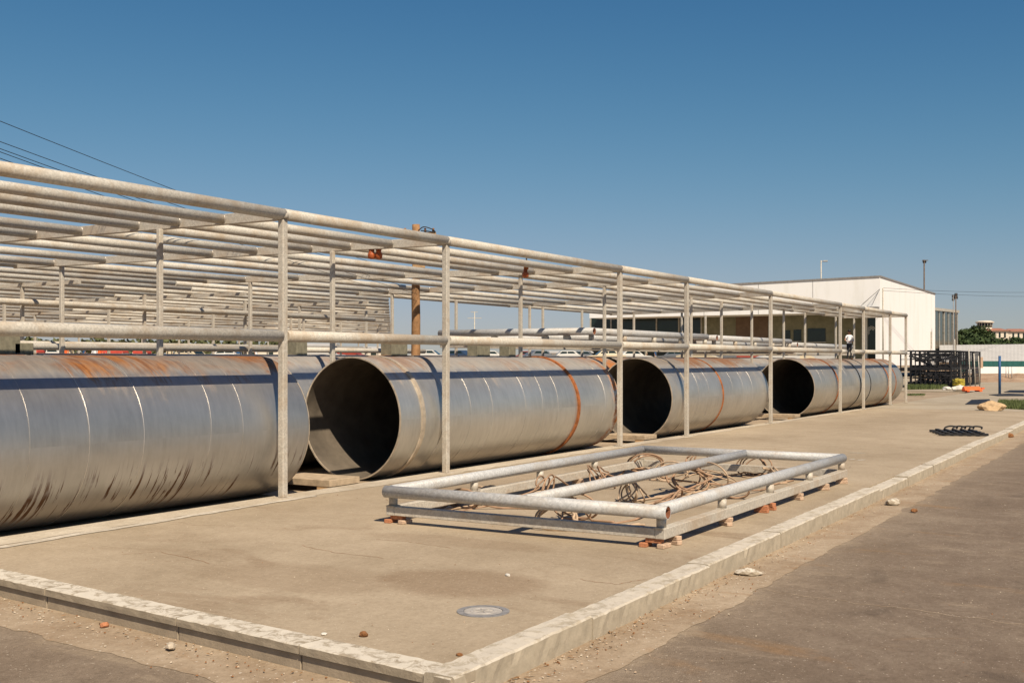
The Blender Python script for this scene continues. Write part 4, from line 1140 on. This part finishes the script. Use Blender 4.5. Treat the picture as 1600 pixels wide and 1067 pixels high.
# cables fanning from the corner
for (px, py) in ((1348, 475), (1335, 487), (1362, 478)):
    q = at_d(px, py, BD - 1.5); a = C0 - dR * 0.2; a = Vector((a.x, a.y, top_z(452, C0)))
    g = MB(); g.tube([a - C0 + Vector((0, 0, 0)), q - C0], 0.03, 4); g.build('stay_cable', M['wire'], Bt)
# glass annex to the right
A0 = CR + dL * 2.0; A1 = on_line(1496, A0, dR)
An = thing('glass_annex', 'lower glazed annex with pale mullions right of the white building', 'building', (A0.x, A0.y, 2.2))
relA = lambda p, z: Vector((p.x - A0.x, p.y - A0.y, z - 2.2))
za, zb_ = top_z(481, A0), top_z(487, A1)
g = MB(); g._add([relA(A0, 1.85), relA(A1, 1.85), relA(A1, zb_), relA(A0, za), relA(A0 + dL*6, 1.85), relA(A1 + dL*6, 1.85), relA(A1 + dL*6, zb_), relA(A0 + dL*6, za)],
                 [(0,1,2,3), (1,5,6,2), (5,4,7,6), (3,2,6,7)]); g.build('glazing', M['glass'], An)
for k in range(8):
    q = A0.lerp(A1, (k + 0.15) / 7.3) - dL * 0.12; zz = za + (zb_ - za) * (k + 0.15) / 7.3
    g = MB(); g.bar(relA(q, 1.85), relA(q, zz - 0.2), 0.12 if k % 2 else 0.2); g.build('mullion', M['mullion'], An)
g = MB(); g.bar(relA(A0 - dL * 0.12, za), relA(A1 - dL * 0.12, zb_), 0.5); g.build('roof_edge', M['mullion'], An)
g = MB(); q0, q1 = A0 - dL * 0.25, A1 - dL * 0.25; g.bar(relA(q0, 4.3), relA(q1, 4.3), 0.25); g.build('transom', M['mullion'], An)

# ------------------------------------------------------------------ right background: bank, walls, shed
def flat_band(name, px0, px1, dist, py_top, py_bot, mat, th=0.4, kind=None):
    a, b = at_d(px0, 563, dist), at_d(px1, 563, dist)
    d = FWD * th; g = MB()
    za, zb_ = CAM_H + (HY - py_bot) * dist / F_PX, CAM_H + (HY - py_top) * dist / F_PX
    P = [Vector((q.x, q.y, z)) for q in (a, b) for z in (za, zb_)]
    g._add([P[0], P[2], P[3], P[1], P[0] + d, P[2] + d, P[3] + d, P[1] + d], [(0,1,2,3), (5,4,7,6), (3,2,6,7), (1,5,6,2), (4,0,3,7), (0,4,5,1)])
    return g.build(name, mat)
# earth bank rising behind the yard
g = MB(); n = 40; vs = []
for i in range(n + 1):
    px = 1440 + (1900 - 1440) * i / n
    a = at_d(px, 563, 134 + 1.5 * mnoise.noise((i * 0.7, 0, 0))); b = at_d(px, 563, 148)
    za = -0.02; zb_ = 0.85 + 0.25 * mnoise.noise((i * 0.9, 4, 0))
    m1 = a.lerp(b, 0.45); e = at_d(px, 563, 420)
    vs += [(a.x, a.y, za), (m1.x, m1.y, 0.55 + 0.3 * mnoise.noise((i * 1.3, 7, 0))), (b.x, b.y, zb_), (e.x, e.y, 1.0)]
g._add(vs, [(4*i+q, 4*i+4+q, 4*i+5+q, 4*i+1+q) for i in range(n) for q in range(3)]); struct(g.build('earth_bank', M['bank']))
tag(flat_band('boundary_wall', 1512, 1800, 150, 573, 584, M['white']), 'low white boundary wall at the top of the earth bank', 'wall')
tag(flat_band('sheet_fence', 1500, 1800, 156, 564, 584, M['teal']), 'dark green sheet fence above the low white wall', 'fence')
# long grey shed
S = thing('long_shed', 'long low shed with grey corrugated roof behind the green fence', 'shed', at_d(1480, 563, 190).to_2d().to_3d())
def relS(v): return v - S.location
g = MB(); vs = []; n = 150
for i in range(n + 1):
    px = 1468 + (1900 - 1468) * i / n
    wv = 0.012 * (1 if i % 2 else -1)
    lo, hi = at_d(px, 566, 190), at_d(px, 539 - (px - 1490) * 0.012, 205)
    lo.z += wv; hi.z += wv
    vs += [relS(lo), relS(hi)]
g._add(vs, [(2*i, 2*i+2, 2*i+3, 2*i+1) for i in range(n)]); g.build('roof', M['shed_roof'], S)
g = MB(); a, b = at_d(1468, 566, 191), at_d(1900, 566, 191)
g._add([relS(Vector((a.x, a.y, 0.8))), relS(Vector((b.x, b.y, 0.8))), relS(b), relS(a)], [(0,1,2,3)])
g._add([relS(Vector((a.x, a.y, 0.8))) + FWD * 14, relS(Vector((b.x, b.y, 0.8))) + FWD * 14, relS(b) + FWD * 14 + Vector((0,0,2.5)), relS(a) + FWD * 14 + Vector((0,0,2.5))], [(0,1,2,3)]); g.build('wall', M['cream'], S)
for k, px in enumerate((1519, 1530)):
    p = at_d(px, 563, 151)
tag(flat_band('gate_pillar', 1532, 1536, 149.2, 558, 575, M['brick_pale'], 0.5), 'short tan pillar standing in front of the green fence', 'pillar')
for k, px in enumerate((1572, 1576, 1581)):
    p = at_d(px, 563, 140)
    g = MB(); g.cyl((0, 0, 0), (0, 0, 1.5), 0.06, 6); tag(g.build('white_stake', M['carwhite'], None, (p.x, p.y, 0.3)), 'thin white stake standing on the earth bank, %s of three' % ('left', 'middle', 'right')[k], 'stake', 'white stakes on the earth bank')
# blue post
p = at_z(1562, 615)
g = MB(); g.cyl((0, 0, -0.1), (0, 0, 2.95), 0.10, 10); tag(g.build('blue_post', M['blue'], None, (p.x, p.y, 0)), 'slim blue steel post standing in the far yard', 'post')
# dark mats on the far yard, black sheet by the boulder
def mat_sheet(pts, z, mt, name, lab, cat):
    g = MB(); P = [at_z(*q, z) for q in pts]; vs = [(v.x, v.y, z + 0.03) for v in P]; n = len(vs)
    c = sum((Vector(v) for v in vs), Vector()) / n; c.z += 0.12
    vs += [(v[0], v[1], z - 0.01) for v in vs] + [tuple(c)]
    g._add(vs, [(i, (i+1) % n, 2*n) for i in range(n)] + [(n+i, n+(i+1) % n, (i+1) % n, i) for i in range(n)])
    tag(g.build(name, mt), lab, cat)
mat_sheet([(1508, 632), (1518, 625), (1546, 624), (1548, 628), (1535, 632)], -0.012, M['black'], 'black_sheet', 'crumpled black sheet on the ground behind the sandy boulder', 'sheet')
mat_sheet([(1568, 613), (1578, 610), (1650, 611), (1650, 615)], -0.012, M['black'], 'black_sheet', 'flat black sheet on the yard right of the blue post', 'sheet')
mat_sheet([(1545, 617), (1600, 616), (1600, 619), (1560, 619)], -0.012, M['trousers'], 'black_sheet', 'thin dark sheet on the yard at the foot of the blue post', 'sheet')
# grass patches
def grass(name, corners, n, hmax, z, lab):
    g = MB(); r_ = random.Random(3)
    P = [at_z(*q, z) for q in corners]
    for _ in range(n):
        u, v = r_.random(), r_.random()
        p = P[0].lerp(P[1], u).lerp(P[3].lerp(P[2], u), v)
        a = r_.uniform(0, PI); w = Vector((math.cos(a), math.sin(a), 0)) * r_.uniform(0.02, 0.05); h = r_.uniform(0.3, 1) * hmax
        tip = p + Vector((r_.uniform(-.1, .1), r_.uniform(-.1, .1), h))
        g._add([p - w, p + w, tip], [(0, 1, 2)])
    tag(g.build(name, M['grass']), lab, 'grass', None, 'stuff')
grass('grass', [(1562, 638), (1680, 645), (1680, 630), (1560, 628)], 6000, 0.28, -0.012, 'green grass patch beside the boulder at the right edge')
grass('grass', [(1414, 609), (1480, 608), (1480, 604), (1414, 605)], 4000, 0.45, -0.012, 'green grass strip at the foot of the black steel stack')
grass('grass', [(1414, 618), (1445, 618), (1445, 616), (1414, 616)], 700, 0.12, -0.012, 'thin dry grass in a joint of the far yard')

# ------------------------------------------------------------------ stack of black steel cages
def cage_parts(t, LX, LY, H, seed, dense):
    r_ = random.Random(seed)
    g = MB()
    for x in (0, LX):
        for y in (0, LY): g.bar((x, y, 0), (x, y, H - 0.012), 0.11)
    for z in (0.06, H - 0.07):
        for y in (0, LY): g.bar((0.06, y, z), (LX - 0.06, y, z), 0.1)
        for x in (0, LX): g.bar((x, 0.06, z), (x, LY - 0.06, z), 0.1)
    g.build('cage_frame', M['black'], t)
    g = MB()
    k = int(LX / 0.62)
    for i in range(1, k):
        x = LX * i / k
        g.bar((x, 0.0, 0.1), (x, 0.0, H - 0.1), 0.06)
    k = int(LY / 0.42)
    for i in range(1, k):
        y = LY * i / k
        g.bar((0.0, y, 0.1), (0.0, y, H - 0.1), 0.06)
    g.bar((0, 0.05, H * 0.5), (0, LY - 0.05, H * 0.5), 0.06); g.bar((0.05, 0, H * 0.5), (LX - 0.05, 0, H * 0.5), 0.06)
    g.bar((0, 0.05, H * 0.8), (0, LY - 0.05, H * 0.8), 0.05); g.bar((0.05, 0, H * 0.8), (LX - 0.05, 0, H * 0.8), 0.05)
    g.build('cage_bars', M['black'], t)
    g = MB()
    for _ in range(dense):
        a = Vector((r_.uniform(.2, LX - .2), r_.uniform(.2, LY - .2), r_.uniform(.1, H * 0.85)))
        b = Vector((r_.uniform(.2, LX - .2), r_.uniform(.2, LY - .2), r_.uniform(.1, H * 0.85)))
        if r_.random() < 0.6: b.z = a.z + r_.uniform(-.3, .3); b.z = max(0.1, b.z)
        g.bar(a, b, r_.uniform(0.08, 0.22))
    g.build('scrap_bars', M['black'], t)
base = at_z(1486, 606)
cage_lab = ['nearest', 'second', 'third', 'last']
for k in range(4):
    for lv in range(2):
        t = thing('steel_cage', '%s cage in the %s tier of the black steel stack by the white building' % (cage_lab[k], 'upper' if lv else 'lower'), 'cage',
                  (base.x + k * 5.2 + lv * 0.03, base.y + 0.15 * k, lv * 1.80), 0, 'black steel cages in a stack')
        cage_parts(t, 5.0, 4.6, 1.78, k * 2 + lv, (13 if k < 2 else 4) if lv else (22 if k < 2 else 6))
# pale poles leaning against the stack
for k, (px, yt) in enumerate(((1488, 530), (1496, 548), (1510, 545), (1518, 552), (1525, 556))):
    p = at_z(px, 604, 0) ; d = (p.x * CT + p.y * ST); zt = CAM_H + (HY - yt) * d / F_PX
    p.y -= 0.35
    g = MB(); g.cyl((0, 0, 0), (0.1, 0.15, zt), 0.055, 6); tag(g.build('pale_pole', M['mullion'], None, p), 'thin pale pole standing against the black steel stack, %s from the left' % ('first', 'second', 'third', 'fourth', 'last')[k], 'pole', 'pale poles by the black stack')
# orange barrier, yellow hose, sack
p = at_z(1508, 612)
t = thing('plastic_barrier', 'orange plastic barrier lying in front of the black steel stack', 'barrier', (p.x, p.y, 0), YAWV + 0.25)
g = MB(); g._add([(0, 0, 0.12), (1.7, 0, 0.12), (1.55, 0.25, 0.42), (0.1, 0.25, 0.42), (0, 0.5, 0.12), (1.7, 0.5, 0.12), (1.55, 0.45, 0.42), (0.1, 0.45, 0.42)], [(0,1,2,3), (5,4,7,6), (3,2,6,7), (1,5,6,2), (4,0,3,7), (0,4,5,1)]); g.build('body', M['orange'], t)
for x in (0.15, 1.35):
    g = MB(); g.bbox((x, -0.08, 0), (x + 0.25, 0.6, 0.119), 0.01); g.build('foot', M['orange'], t)
g = MB(); g.bbox((1.7, 0.1, 0.2), (1.95, 0.35, 0.32), 0.01); g.build('lug', M['orange'], t)
rock(1500, 611, 0, (0.7, 0.4, 0.32), M['sack'], 'slumped white sack left of the orange barrier', 21, 2, 0.4, 'sack', name='sack')
rock(1480, 609, 0, (0.5, 0.4, 0.2), M['sack'], 'small grey heap at the corner of the black stack', 22, 2, 0.4, 'heap', name='rubble_heap')
p = at_z(1490, 606)
P = []
for k in range(60):
    a = k * 0.55; P.append((p.x + 0.9 * math.cos(a) * (1 + 0.2 * math.sin(k)), p.y - 0.45 + 0.5 * math.sin(a), 0.06 + 0.012 * k + 0.1 * abs(math.sin(k * 1.7))))
g = MB(); g.tube(P, 0.06, 6); tag(g.build('yellow_hose', M['yellow']), 'tangled yellow hose at the foot of the black steel stack', 'hose')

# ------------------------------------------------------------------ trees
def crown_mesh(name, rx, rz, n, seed, leaf, mat, lobes=7):
    r_ = random.Random(seed); g = MB()
    L = [(Vector((r_.uniform(-.55, .55) * rx, r_.uniform(-.55, .55) * rx, r_.uniform(-.4, .5) * rz)), r_.uniform(0.35, 0.62)) for _ in range(lobes)]
    for _ in range(n):
        c, s = r_.choice(L)
        d = Vector((r_.gauss(0, 1), r_.gauss(0, 1), r_.gauss(0, 1))).normalized() * (r_.random() ** 0.4)
        p = c + Vector((d.x * rx * s, d.y * rx * s, d.z * rz * s))
        u = Vector((r_.gauss(0, 1), r_.gauss(0, 1), r_.gauss(0, .6))).normalized(); w = u.cross(Vector((r_.gauss(0, 1), r_.gauss(0, 1), r_.gauss(0, 1)))).normalized()
        q = leaf * r_.uniform(0.5, 1.2)
        g._add([p - u * q, p + w * q * 0.6, p + u * q, p - w * q * 0.6], [(0, 1, 2, 3)])
    return g.mesh(name, mat)
CROWNS = [crown_mesh('crown', 4.0, 3.0, 900, k, 0.5, M['foliage'], 8) for k in range(3)]
tk = MB(); tk.tube([(0, 0, 0), (0.1, 0, 1.5), (0, 0.1, 3.0)], [0.3, 0.24, 0.16], 8); tk.tube([(0.1, 0, 1.6), (0.9, 0.3, 3.2)], [0.14, 0.07], 6); tk.tube([(0.05, 0, 1.9), (-0.8, -0.2, 3.4)], [0.13, 0.06], 6)
TRUNK = tk.mesh('trunk', M['bark'])
def tree(px, py_top, dist, s, lab, group, k=0, ground=None, wide=1.0):
    p = at_d(px, 563, dist); ztop = CAM_H + (HY - py_top) * dist / F_PX
    t = thing('tree', lab, 'tree', (p.x, p.y, ztop - 6.6 * s), 0, group)
    t.scale = (s * wide, s * wide, s)
    inst('trunk', TRUNK, t); inst('crown', CROWNS[k % 3], t, (0, 0, 4.2), (0, 0, k * 1.3))
# the hill on the right
NUM = 'first second third fourth fifth sixth seventh eighth ninth tenth eleventh twelfth thirteenth fourteenth fifteenth sixteenth'.split()
g = MB(); n = 30; vs = []
for i in range(n + 1):
    px = 1380 + (2300 - 1380) * i / n
    h = 1.0
    for (dist, z) in ((300, 0.5), (420, 6 + 1.5 * mnoise.noise((i * .4, 0, 0))), (520, 13 + 2 * mnoise.noise((i * .3, 2, 0))), (700, 15), (1500, 5)):
        a = at_d(px, 563, dist); vs.append((a.x, a.y, z))
g._add(vs, [(5*i+q, 5*i+5+q, 5*i+6+q, 5*i+1+q) for i in range(n) for q in range(4)]); struct(g.build('hill', M['dirt']))
tl = [(1500, 512), (1512, 516), (1520, 506), (1531, 511), (1541, 518), (1550, 515), (1561, 517), (1572, 516), (1583, 518), (1592, 516), (1603, 517), (1616, 514), (1509, 524), (1537, 525), (1566, 524), (1597, 524)]
for k, (px, py) in enumerate(tl):
    tree(px, py + 12, 270 + 9 * (k % 4), 0.9 + 0.18 * (k % 3), 'dark green tree behind the long grey shed, %s from the left' % NUM[sorted(q[0] for q in tl).index(px)], 'trees behind the grey shed', k, wide=0.9)
for k, (px, py) in enumerate(((1503, 508), (1514, 509), (1523, 503), (1531, 507), (1538, 508), (1500, 513))):
    tree(px, py + 6, 455, 1.15, 'dark green tree on the hill left of the round tower, %s from the left' % NUM[sorted((1503, 1514, 1523, 1531, 1538, 1500)).index(px)], 'trees on the hill', k + 1, wide=1.0)
# hilltop building with round tower
p = at_d(1545, 563, 470)
H_ = thing('hilltop_building', 'hilltop building with red roofs and round glazed tower with flat disc roof', 'building', (p.x, p.y, 0), YAWV)
sc = 470 / F_PX
def hz(py): return CAM_H + (HY - py) * sc
def hx(px): return (px - 1545) * sc
for (x0, x1, yt, yb) in ((1524, 1578, 517, 524), (1578, 1612, 518, 526), (1500, 1524, 517, 526), (1612, 1650, 517, 526)):
    g = MB(); g.box((hx(x0), 0, hz(yb) - 6), (hx(x1) - 0.05, 12, hz(yt))); w = g.build('wall', M['cream'], H_)
    g = MB()
    if x0 != 1500:
        z0, z1 = hz(yt) + 0.01, hz(yt) + 1.3; a, b = hx(x0) - 0.5, hx(x1) + 0.4
        g._add([(a, -0.8, z0), (b, -0.8, z0), (b, 12.8, z0), (a, 12.8, z0), (a + 2, 6, z1), (b - 2, 6, z1)], [(0,1,5,4), (2,3,4,5), (1,2,5), (3,0,4), (3,2,1,0)])
        g.build('roof', M['redroof'], H_)
    for q in range(int((hx(x1) - hx(x0)) / 2.2)):
        g = MB(); xx = hx(x0) + 1 + q * 2.2; g.box((xx, -0.05, hz(yb) - 1.0), (xx + 0.8, 0.05, hz(yt) - 0.6)); g.build('window', M['glass'], w)
g = MB(); c = (hx(1546.5), 5, 0)
g.lathe([(hx(1555) - hx(1546), hz(516)), (hx(1557.5) - hx(1546.5), hz(511.5))], 24, c); g.build('tower_base', M['cream'], H_)
g = MB(); g.lathe([(2.7, hz(511.4)), (2.95, hz(504))], 24, c); g.build('tower_glazing', M['glass'], H_)
for k in range(16):
    a = 2 * PI * k / 16
    g = MB(); g.cyl((c[0] + 2.85 * math.cos(a), c[1] + 2.85 * math.sin(a), hz(511.4)), (c[0] + 3.1 * math.cos(a), c[1] + 3.1 * math.sin(a), hz(504)), 0.11, 5); g.build('tower_column', M['cream'], H_)
g = MB(); g.lathe([(3.7, hz(503.9)), (3.75, hz(502.2)), (2.4, hz(500.6)), (0.1, hz(500.2))], 24, c, smooth=False); g.build('tower_roof', M['cream'], H_)

# ------------------------------------------------------------------ poles and lamps on the skyline
def far_pole(px, py_top, dist, r, lab, arms, mt='mullion', cat='utility pole', name='utility_pole'):
    p = at_d(px, 563, dist); zt = CAM_H + (HY - py_top) * dist / F_PX
    t = thing(name, lab, cat, (p.x, p.y, 0), YAWV)
    g = MB(); g.tube([(0, 0, 0), (0, 0, zt)], [r * 1.25, r], 8); g.build('shaft', M[mt], t)
    for (kind, pyy, w0, w1) in arms:
        z = CAM_H + (HY - pyy) * dist / F_PX; k = dist / F_PX
        if kind == 'arm':
            g = MB(); g.bar((w0 * k, 0, z), (w1 * k, 0, z), r * 1.1); g.build('cross_arm', M[mt], t)
        elif kind == 'lamp':
            g = MB(); g.tube([(0, 0, z - 0.2), (w1 * k * 0.5, 0, z), (w1 * k, 0, z)], r * 0.7, 6); g.build('lamp_arm', M[mt], t)
            g = MB(); g.bbox((w1 * k - 0.9, -0.18, z - 0.22), (w1 * k, 0.18, z - 0.06), 0.03); g.build('lamp_head', M['roofedge'], t)
        else:
            for x in (w0, w1):
                g = MB(); g.lathe([(r * 0.8, -0.25), (r * 1.5, -0.1), (r * 1.4, 0.15), (r * 0.5, 0.3)], 8, (x * k, 0, z)); g.build('insulator', M['wire'], t)
    return t
far_pole(1283, 407, 230, 0.12, 'slim street lamp with one arm rising behind the white building', [('lamp', 407.5, 0, 10)], cat='street lamp', name='street_lamp')
far_pole(1444, 406, 200, 0.12, 'tall grey pole with small head behind the white end wall', [('arm', 407, -3, 6), ('ins', 409, -1, 2)], 'bark')
far_pole(1489.5, 461, 185, 0.06, 'thin pole with insulators at the corner of the glass annex, left of two', [('ins', 463, -1.5, 1), ('ins', 468, -1.5, 1)], 'roofedge')
far_pole(1493.5, 459, 190, 0.09, 'brown pole with insulators at the corner of the glass annex, right of two', [('ins', 460.5, -1, 1.5), ('ins', 465, -1.5, 2)], 'bark')
far_pole(741.5, 487, 320, 0.14, 'distant thin mast with two cross arms seen beyond the lattice', [('arm', 487.5, -6, 5), ('arm', 497, -11, 11)], 'mullion')
far_pole(1087.5, 436, 260, 0.14, 'small distant pole tip just above the front rail', [('ins', 436.5, -2, 2)], 'roofedge')
for (y0_, y1_, lab) in ((450, 452.5, 'upper thin wire crossing the sky right of the white building'), (454, 460, 'lower thin wire crossing the sky right of the white building')):
    wire(at_d(1380, y0_, 152), at_d(1720, y1_, 230), 0.6, 0.022, lab, 'overhead wires at the right')

# ------------------------------------------------------------------ market, cars and people on the embankment
ZE = 2.15
def canopy(px, w, lab, dist):
    p = at_d(px, 563, dist)
    t = thing('canopy_tent', lab, 'tent', (p.x, p.y, ZE), YAWV, 'red canopies on the embankment')
    g = MB(); h = w * 0.5
    g._add([(-h, -h, 1.15), (h, -h, 1.15), (h, h, 1.15), (-h, h, 1.15), (0, 0, 1.75), (-h, -h, 0.98), (h, -h, 0.98), (h, h, 0.98), (-h, h, 0.98)],
           [(0,1,4), (1,2,4), (2,3,4), (3,0,4), (0,5,6,1), (1,6,7,2), (2,7,8,3), (3,8,5,0)]); g.build('canopy', M['red'], t)
    for x in (-1, 1):
        for y in (-1, 1):
            g = MB(); g.cyl((x * h * .95, y * h * .95, 0), (x * h * .95, y * h * .95, 1.1), 0.04, 6); g.build('leg', M['mullion'], t)
canopy(50, 1.5, 'small red canopy at the far left under the middle rail', 88)
canopy(183, 1.4, 'pointed red canopy left of the first interior post', 90)
canopy(168, 1.5, 'low red canopy beside the pointed one', 96)
canopy(222, 1.2, 'red canopy just right of the first interior post', 92)
# a car: one body profile with cabin, windows, four wheels
def car_proto():
    t = bpy.data.objects.new('parked_car', None); COL.objects.link(t)
    prof = [(-2.0, 0.35), (-2.05, 0.75), (-1.6, 0.92), (-0.9, 0.98), (-0.35, 1.42), (0.9, 1.45), (1.5, 1.02), (2.0, 0.92), (2.05, 0.4)]
    g = MB(); n = len(prof)
    vs = [(x, -0.78 + (0.14 if z > 1.2 else 0), z) for x, z in prof] + [(x, 0.78 - (0.14 if z > 1.2 else 0), z) for x, z in prof]
    g._add(vs, [tuple(range(n)), tuple(range(2*n-1, n-1, -1))] + [(i, n+i, n+(i+1) % n, (i+1) % n) for i in range(n)])
    g.build('body', M['carwhite'], t)
    for s in (-1, 1):
        g = MB(); yy = 0.755 * s
        g._add([(-0.75, yy, 1.0), (0.2, yy, 1.0), (0.2, yy * 0.93, 1.36), (-0.3, yy * 0.93, 1.36)], [(0, 1, 2, 3)]); g._add([(0.28, yy, 1.0), (1.25, yy, 1.04), (0.85, yy * 0.93, 1.37), (0.28, yy * 0.93, 1.36)], [(0, 1, 2, 3)])
        g.build('side_window', M['glass'], t)
    g = MB(); g._add([(-0.92, -0.6, 1.02), (-0.92, 0.6, 1.02), (-0.42, 0.55, 1.40), (-0.42, -0.55, 1.40)], [(0, 1, 2, 3)]); g.build('windscreen', M['glass'], t)
    for x in (-1.25, 1.25):
        for y in (-0.72, 0.72):
            g = MB(); g.cyl((x, y - 0.1, 0.32), (x, y + 0.1, 0.32), 0.32, 14); w = g.build('wheel', M['tyre'], t)
            g = MB(); g.cyl((x, y - 0.11, 0.32), (x, y + 0.11, 0.32), 0.17, 10); g.build('rim', M['mullion'], w)
    return t
proto = car_proto()
BODY = {}
for cname in ('carwhite', 'carred', 'cargrey', 'carblue', 'carcream'):
    m_ = [c for c in proto.children if c.name.startswith('body')][0].data.copy(); m_.materials.clear(); m_.materials.append(M[cname]); BODY[cname] = m_
cars = [(72, 'carwhite', 'left of the people'), (300, 'carcream', 'right of the red canopies'), (345, 'carwhite', 'just left of the first tall post'), (505, 'carwhite', 'right of the first tall post'), (536, 'carred', 'beside a white car behind the rail'),
        (672, 'carwhite', 'right of the wooden utility pole'), (712, 'carblue', 'behind the second tall post'), (768, 'carwhite', 'between the two concrete blocks'), (823, 'carred', 'under the stacked frames, left part'), (845, 'cargrey', 'under the stacked frames, beside the red one'),
        (882, 'carwhite', 'under the stacked frames, middle part'), (915, 'cargrey', 'left of the third tall post'), (945, 'carcream', 'just left of the third tall post'), (990, 'carwhite', 'just right of the third tall post'), (1052, 'cargrey', 'left of the fourth tall post'), (1090, 'carcream', 'just right of the fourth tall post'),
        (1120, 'cargrey', 'over the third big pipe'), (1170, 'carred', 'left of the fifth tall post'), (1215, 'carwhite', 'right of the fifth tall post'), (1240, 'carcream', 'over the farthest pipe mouth'), (1275, 'carwhite', 'over the farthest pipe, left of the person')]
cn = {'carwhite': 'white', 'carred': 'red', 'cargrey': 'grey', 'carblue': 'blue', 'carcream': 'cream'}
def place_car(o, px, col, lab, k):
    dist = 92 + 7 * (k % 3); p = at_d(px, 563, dist)
    if px > 700: p = at_d(px, 563, 112 + 4 * (k % 3))
    o.location = (p.x, p.y, ZE if (p.y > 64 or p.x < 96) else ZE); o.rotation_euler = (0, 0, YAWV + random.uniform(-0.5, 0.5) + (PI if k % 2 else 0))
    for c in o.children:
        if c.name.startswith('body'): c.data = BODY[col]
    tag(o, 'distant %s car parked %s' % (cn[col], lab), 'car', 'cars parked on the embankment')
for k, (px, col, lab) in enumerate(cars):
    o = proto if k == 0 else copy_obj(proto)
    place_car(o, px, col, lab, k)
# distant standing people
PM = [([M['skin'], M['shirt'], M['trousers'], M['shoe'], M['hair']], 'white shirt and dark trousers'),
      ([M['skin'], M['orange'], M['cargrey'], M['shoe'], M['hair']], 'orange top and grey trousers'),
      ([M['skin'], M['carcream'], M['sack'], M['shoe'], M['hair']], 'cream top and pale trousers'),
      ([M['skin'], M['blue'], M['carcream'], M['shoe'], M['hair']], 'blue top and tan trousers')]
def crowd(px, k, dist, lab):
    p = at_d(px, 563, dist)
    make_person('person', 'distant person in %s, %s' % (PM[k % 4][1], lab), (p.x, p.y, ZE), YAWV + random.uniform(-1.5, 1.5), PM[k % 4][0], 0.95, 'people standing on the embankment', 'side')
for k, (px, lab) in enumerate(((102, 'left end of the group'), (110, 'second of the group'), (131, 'middle of the group'), (148, "right of the group's middle"), (155, 'right end of the group'), (265, 'right of the red canopies'), (372, 'left of the first tall post'), (400, 'nearest to the first tall post'))):
    crowd(px, k + 1, 84 + (k % 3) * 3, lab)
for k, (px, lab) in enumerate(((1009, 'left of two by the glass front'), (1024, 'right of two by the glass front'), (1146, 'over the third big pipe'))):
    crowd(px, k + 2, 116, lab)
# far wood and pale sheds on the left
g = MB(); r_ = random.Random(11)
for _ in range(5200):
    px = r_.uniform(-260, 445); hgt = 527 + 9 * (0.5 + mnoise.noise((px * 0.03, 0, 0)))
    py = r_.uniform(hgt, 562); p = at_d(px, py, 300 + r_.uniform(0, 14))
    u = Vector((r_.gauss(0, 1), r_.gauss(0, 1), r_.gauss(0, .6))).normalized(); w = u.cross(Vector((r_.gauss(0, 1), r_.gauss(0, 1), r_.gauss(0, 1)))).normalized(); q = r_.uniform(0.4, 1.1)
    g._add([p - u * q, p + w * q * .6, p + u * q, p - w * q * .6], [(0, 1, 2, 3)])
tag(g.build('distant_wood', M['foliage2']), 'distant olive-green wood beyond the embankment on the left', 'wood', None, 'stuff')
def pale_shed(px0, px1, yt, dist, mt, lab):
    a, b = at_d(px0, 563, dist), at_d(px1, 563, dist); w = (b - a).length; h = CAM_H + (HY - yt) * dist / F_PX - ZE
    t = thing('distant_shed', lab, 'shed', (a.x, a.y, ZE), YAWV, 'low sheds beyond the embankment')
    g = MB(); g.box((0, 0, 0), (w, 8, h * 0.82)); wl = g.build('wall', M[mt], t)
    g = MB(); g._add([(-.3, -.4, h * .821), (w + .3, -.4, h * .821), (w + .3, 8.4, h * .821), (-.3, 8.4, h * .821), (-.3, 4, h), (w + .3, 4, h)], [(0,1,5,4), (2,3,4,5), (1,2,5), (3,0,4), (3,2,1,0)]); g.build('roof', M['shed_roof'], t)
    for q in range(int(w / 3)):
        g = MB(); g.box((1 + q * 3, -0.04, h * 0.25), (2.1 + q * 3, 0.05, h * 0.62)); g.build('window', M['glass'], wl)
pale_shed(462, 520, 536, 210, 'white', 'distant pale shed right of the first tall post')
pale_shed(525, 598, 541, 225, 'cream', 'distant cream shed left of the wooden utility pole')
pale_shed(380, 440, 540, 190, 'cream', 'distant cream shed left of the first tall post')
pale_shed(862, 925, 548, 170, 'white', 'distant low white shed left of the third tall post')
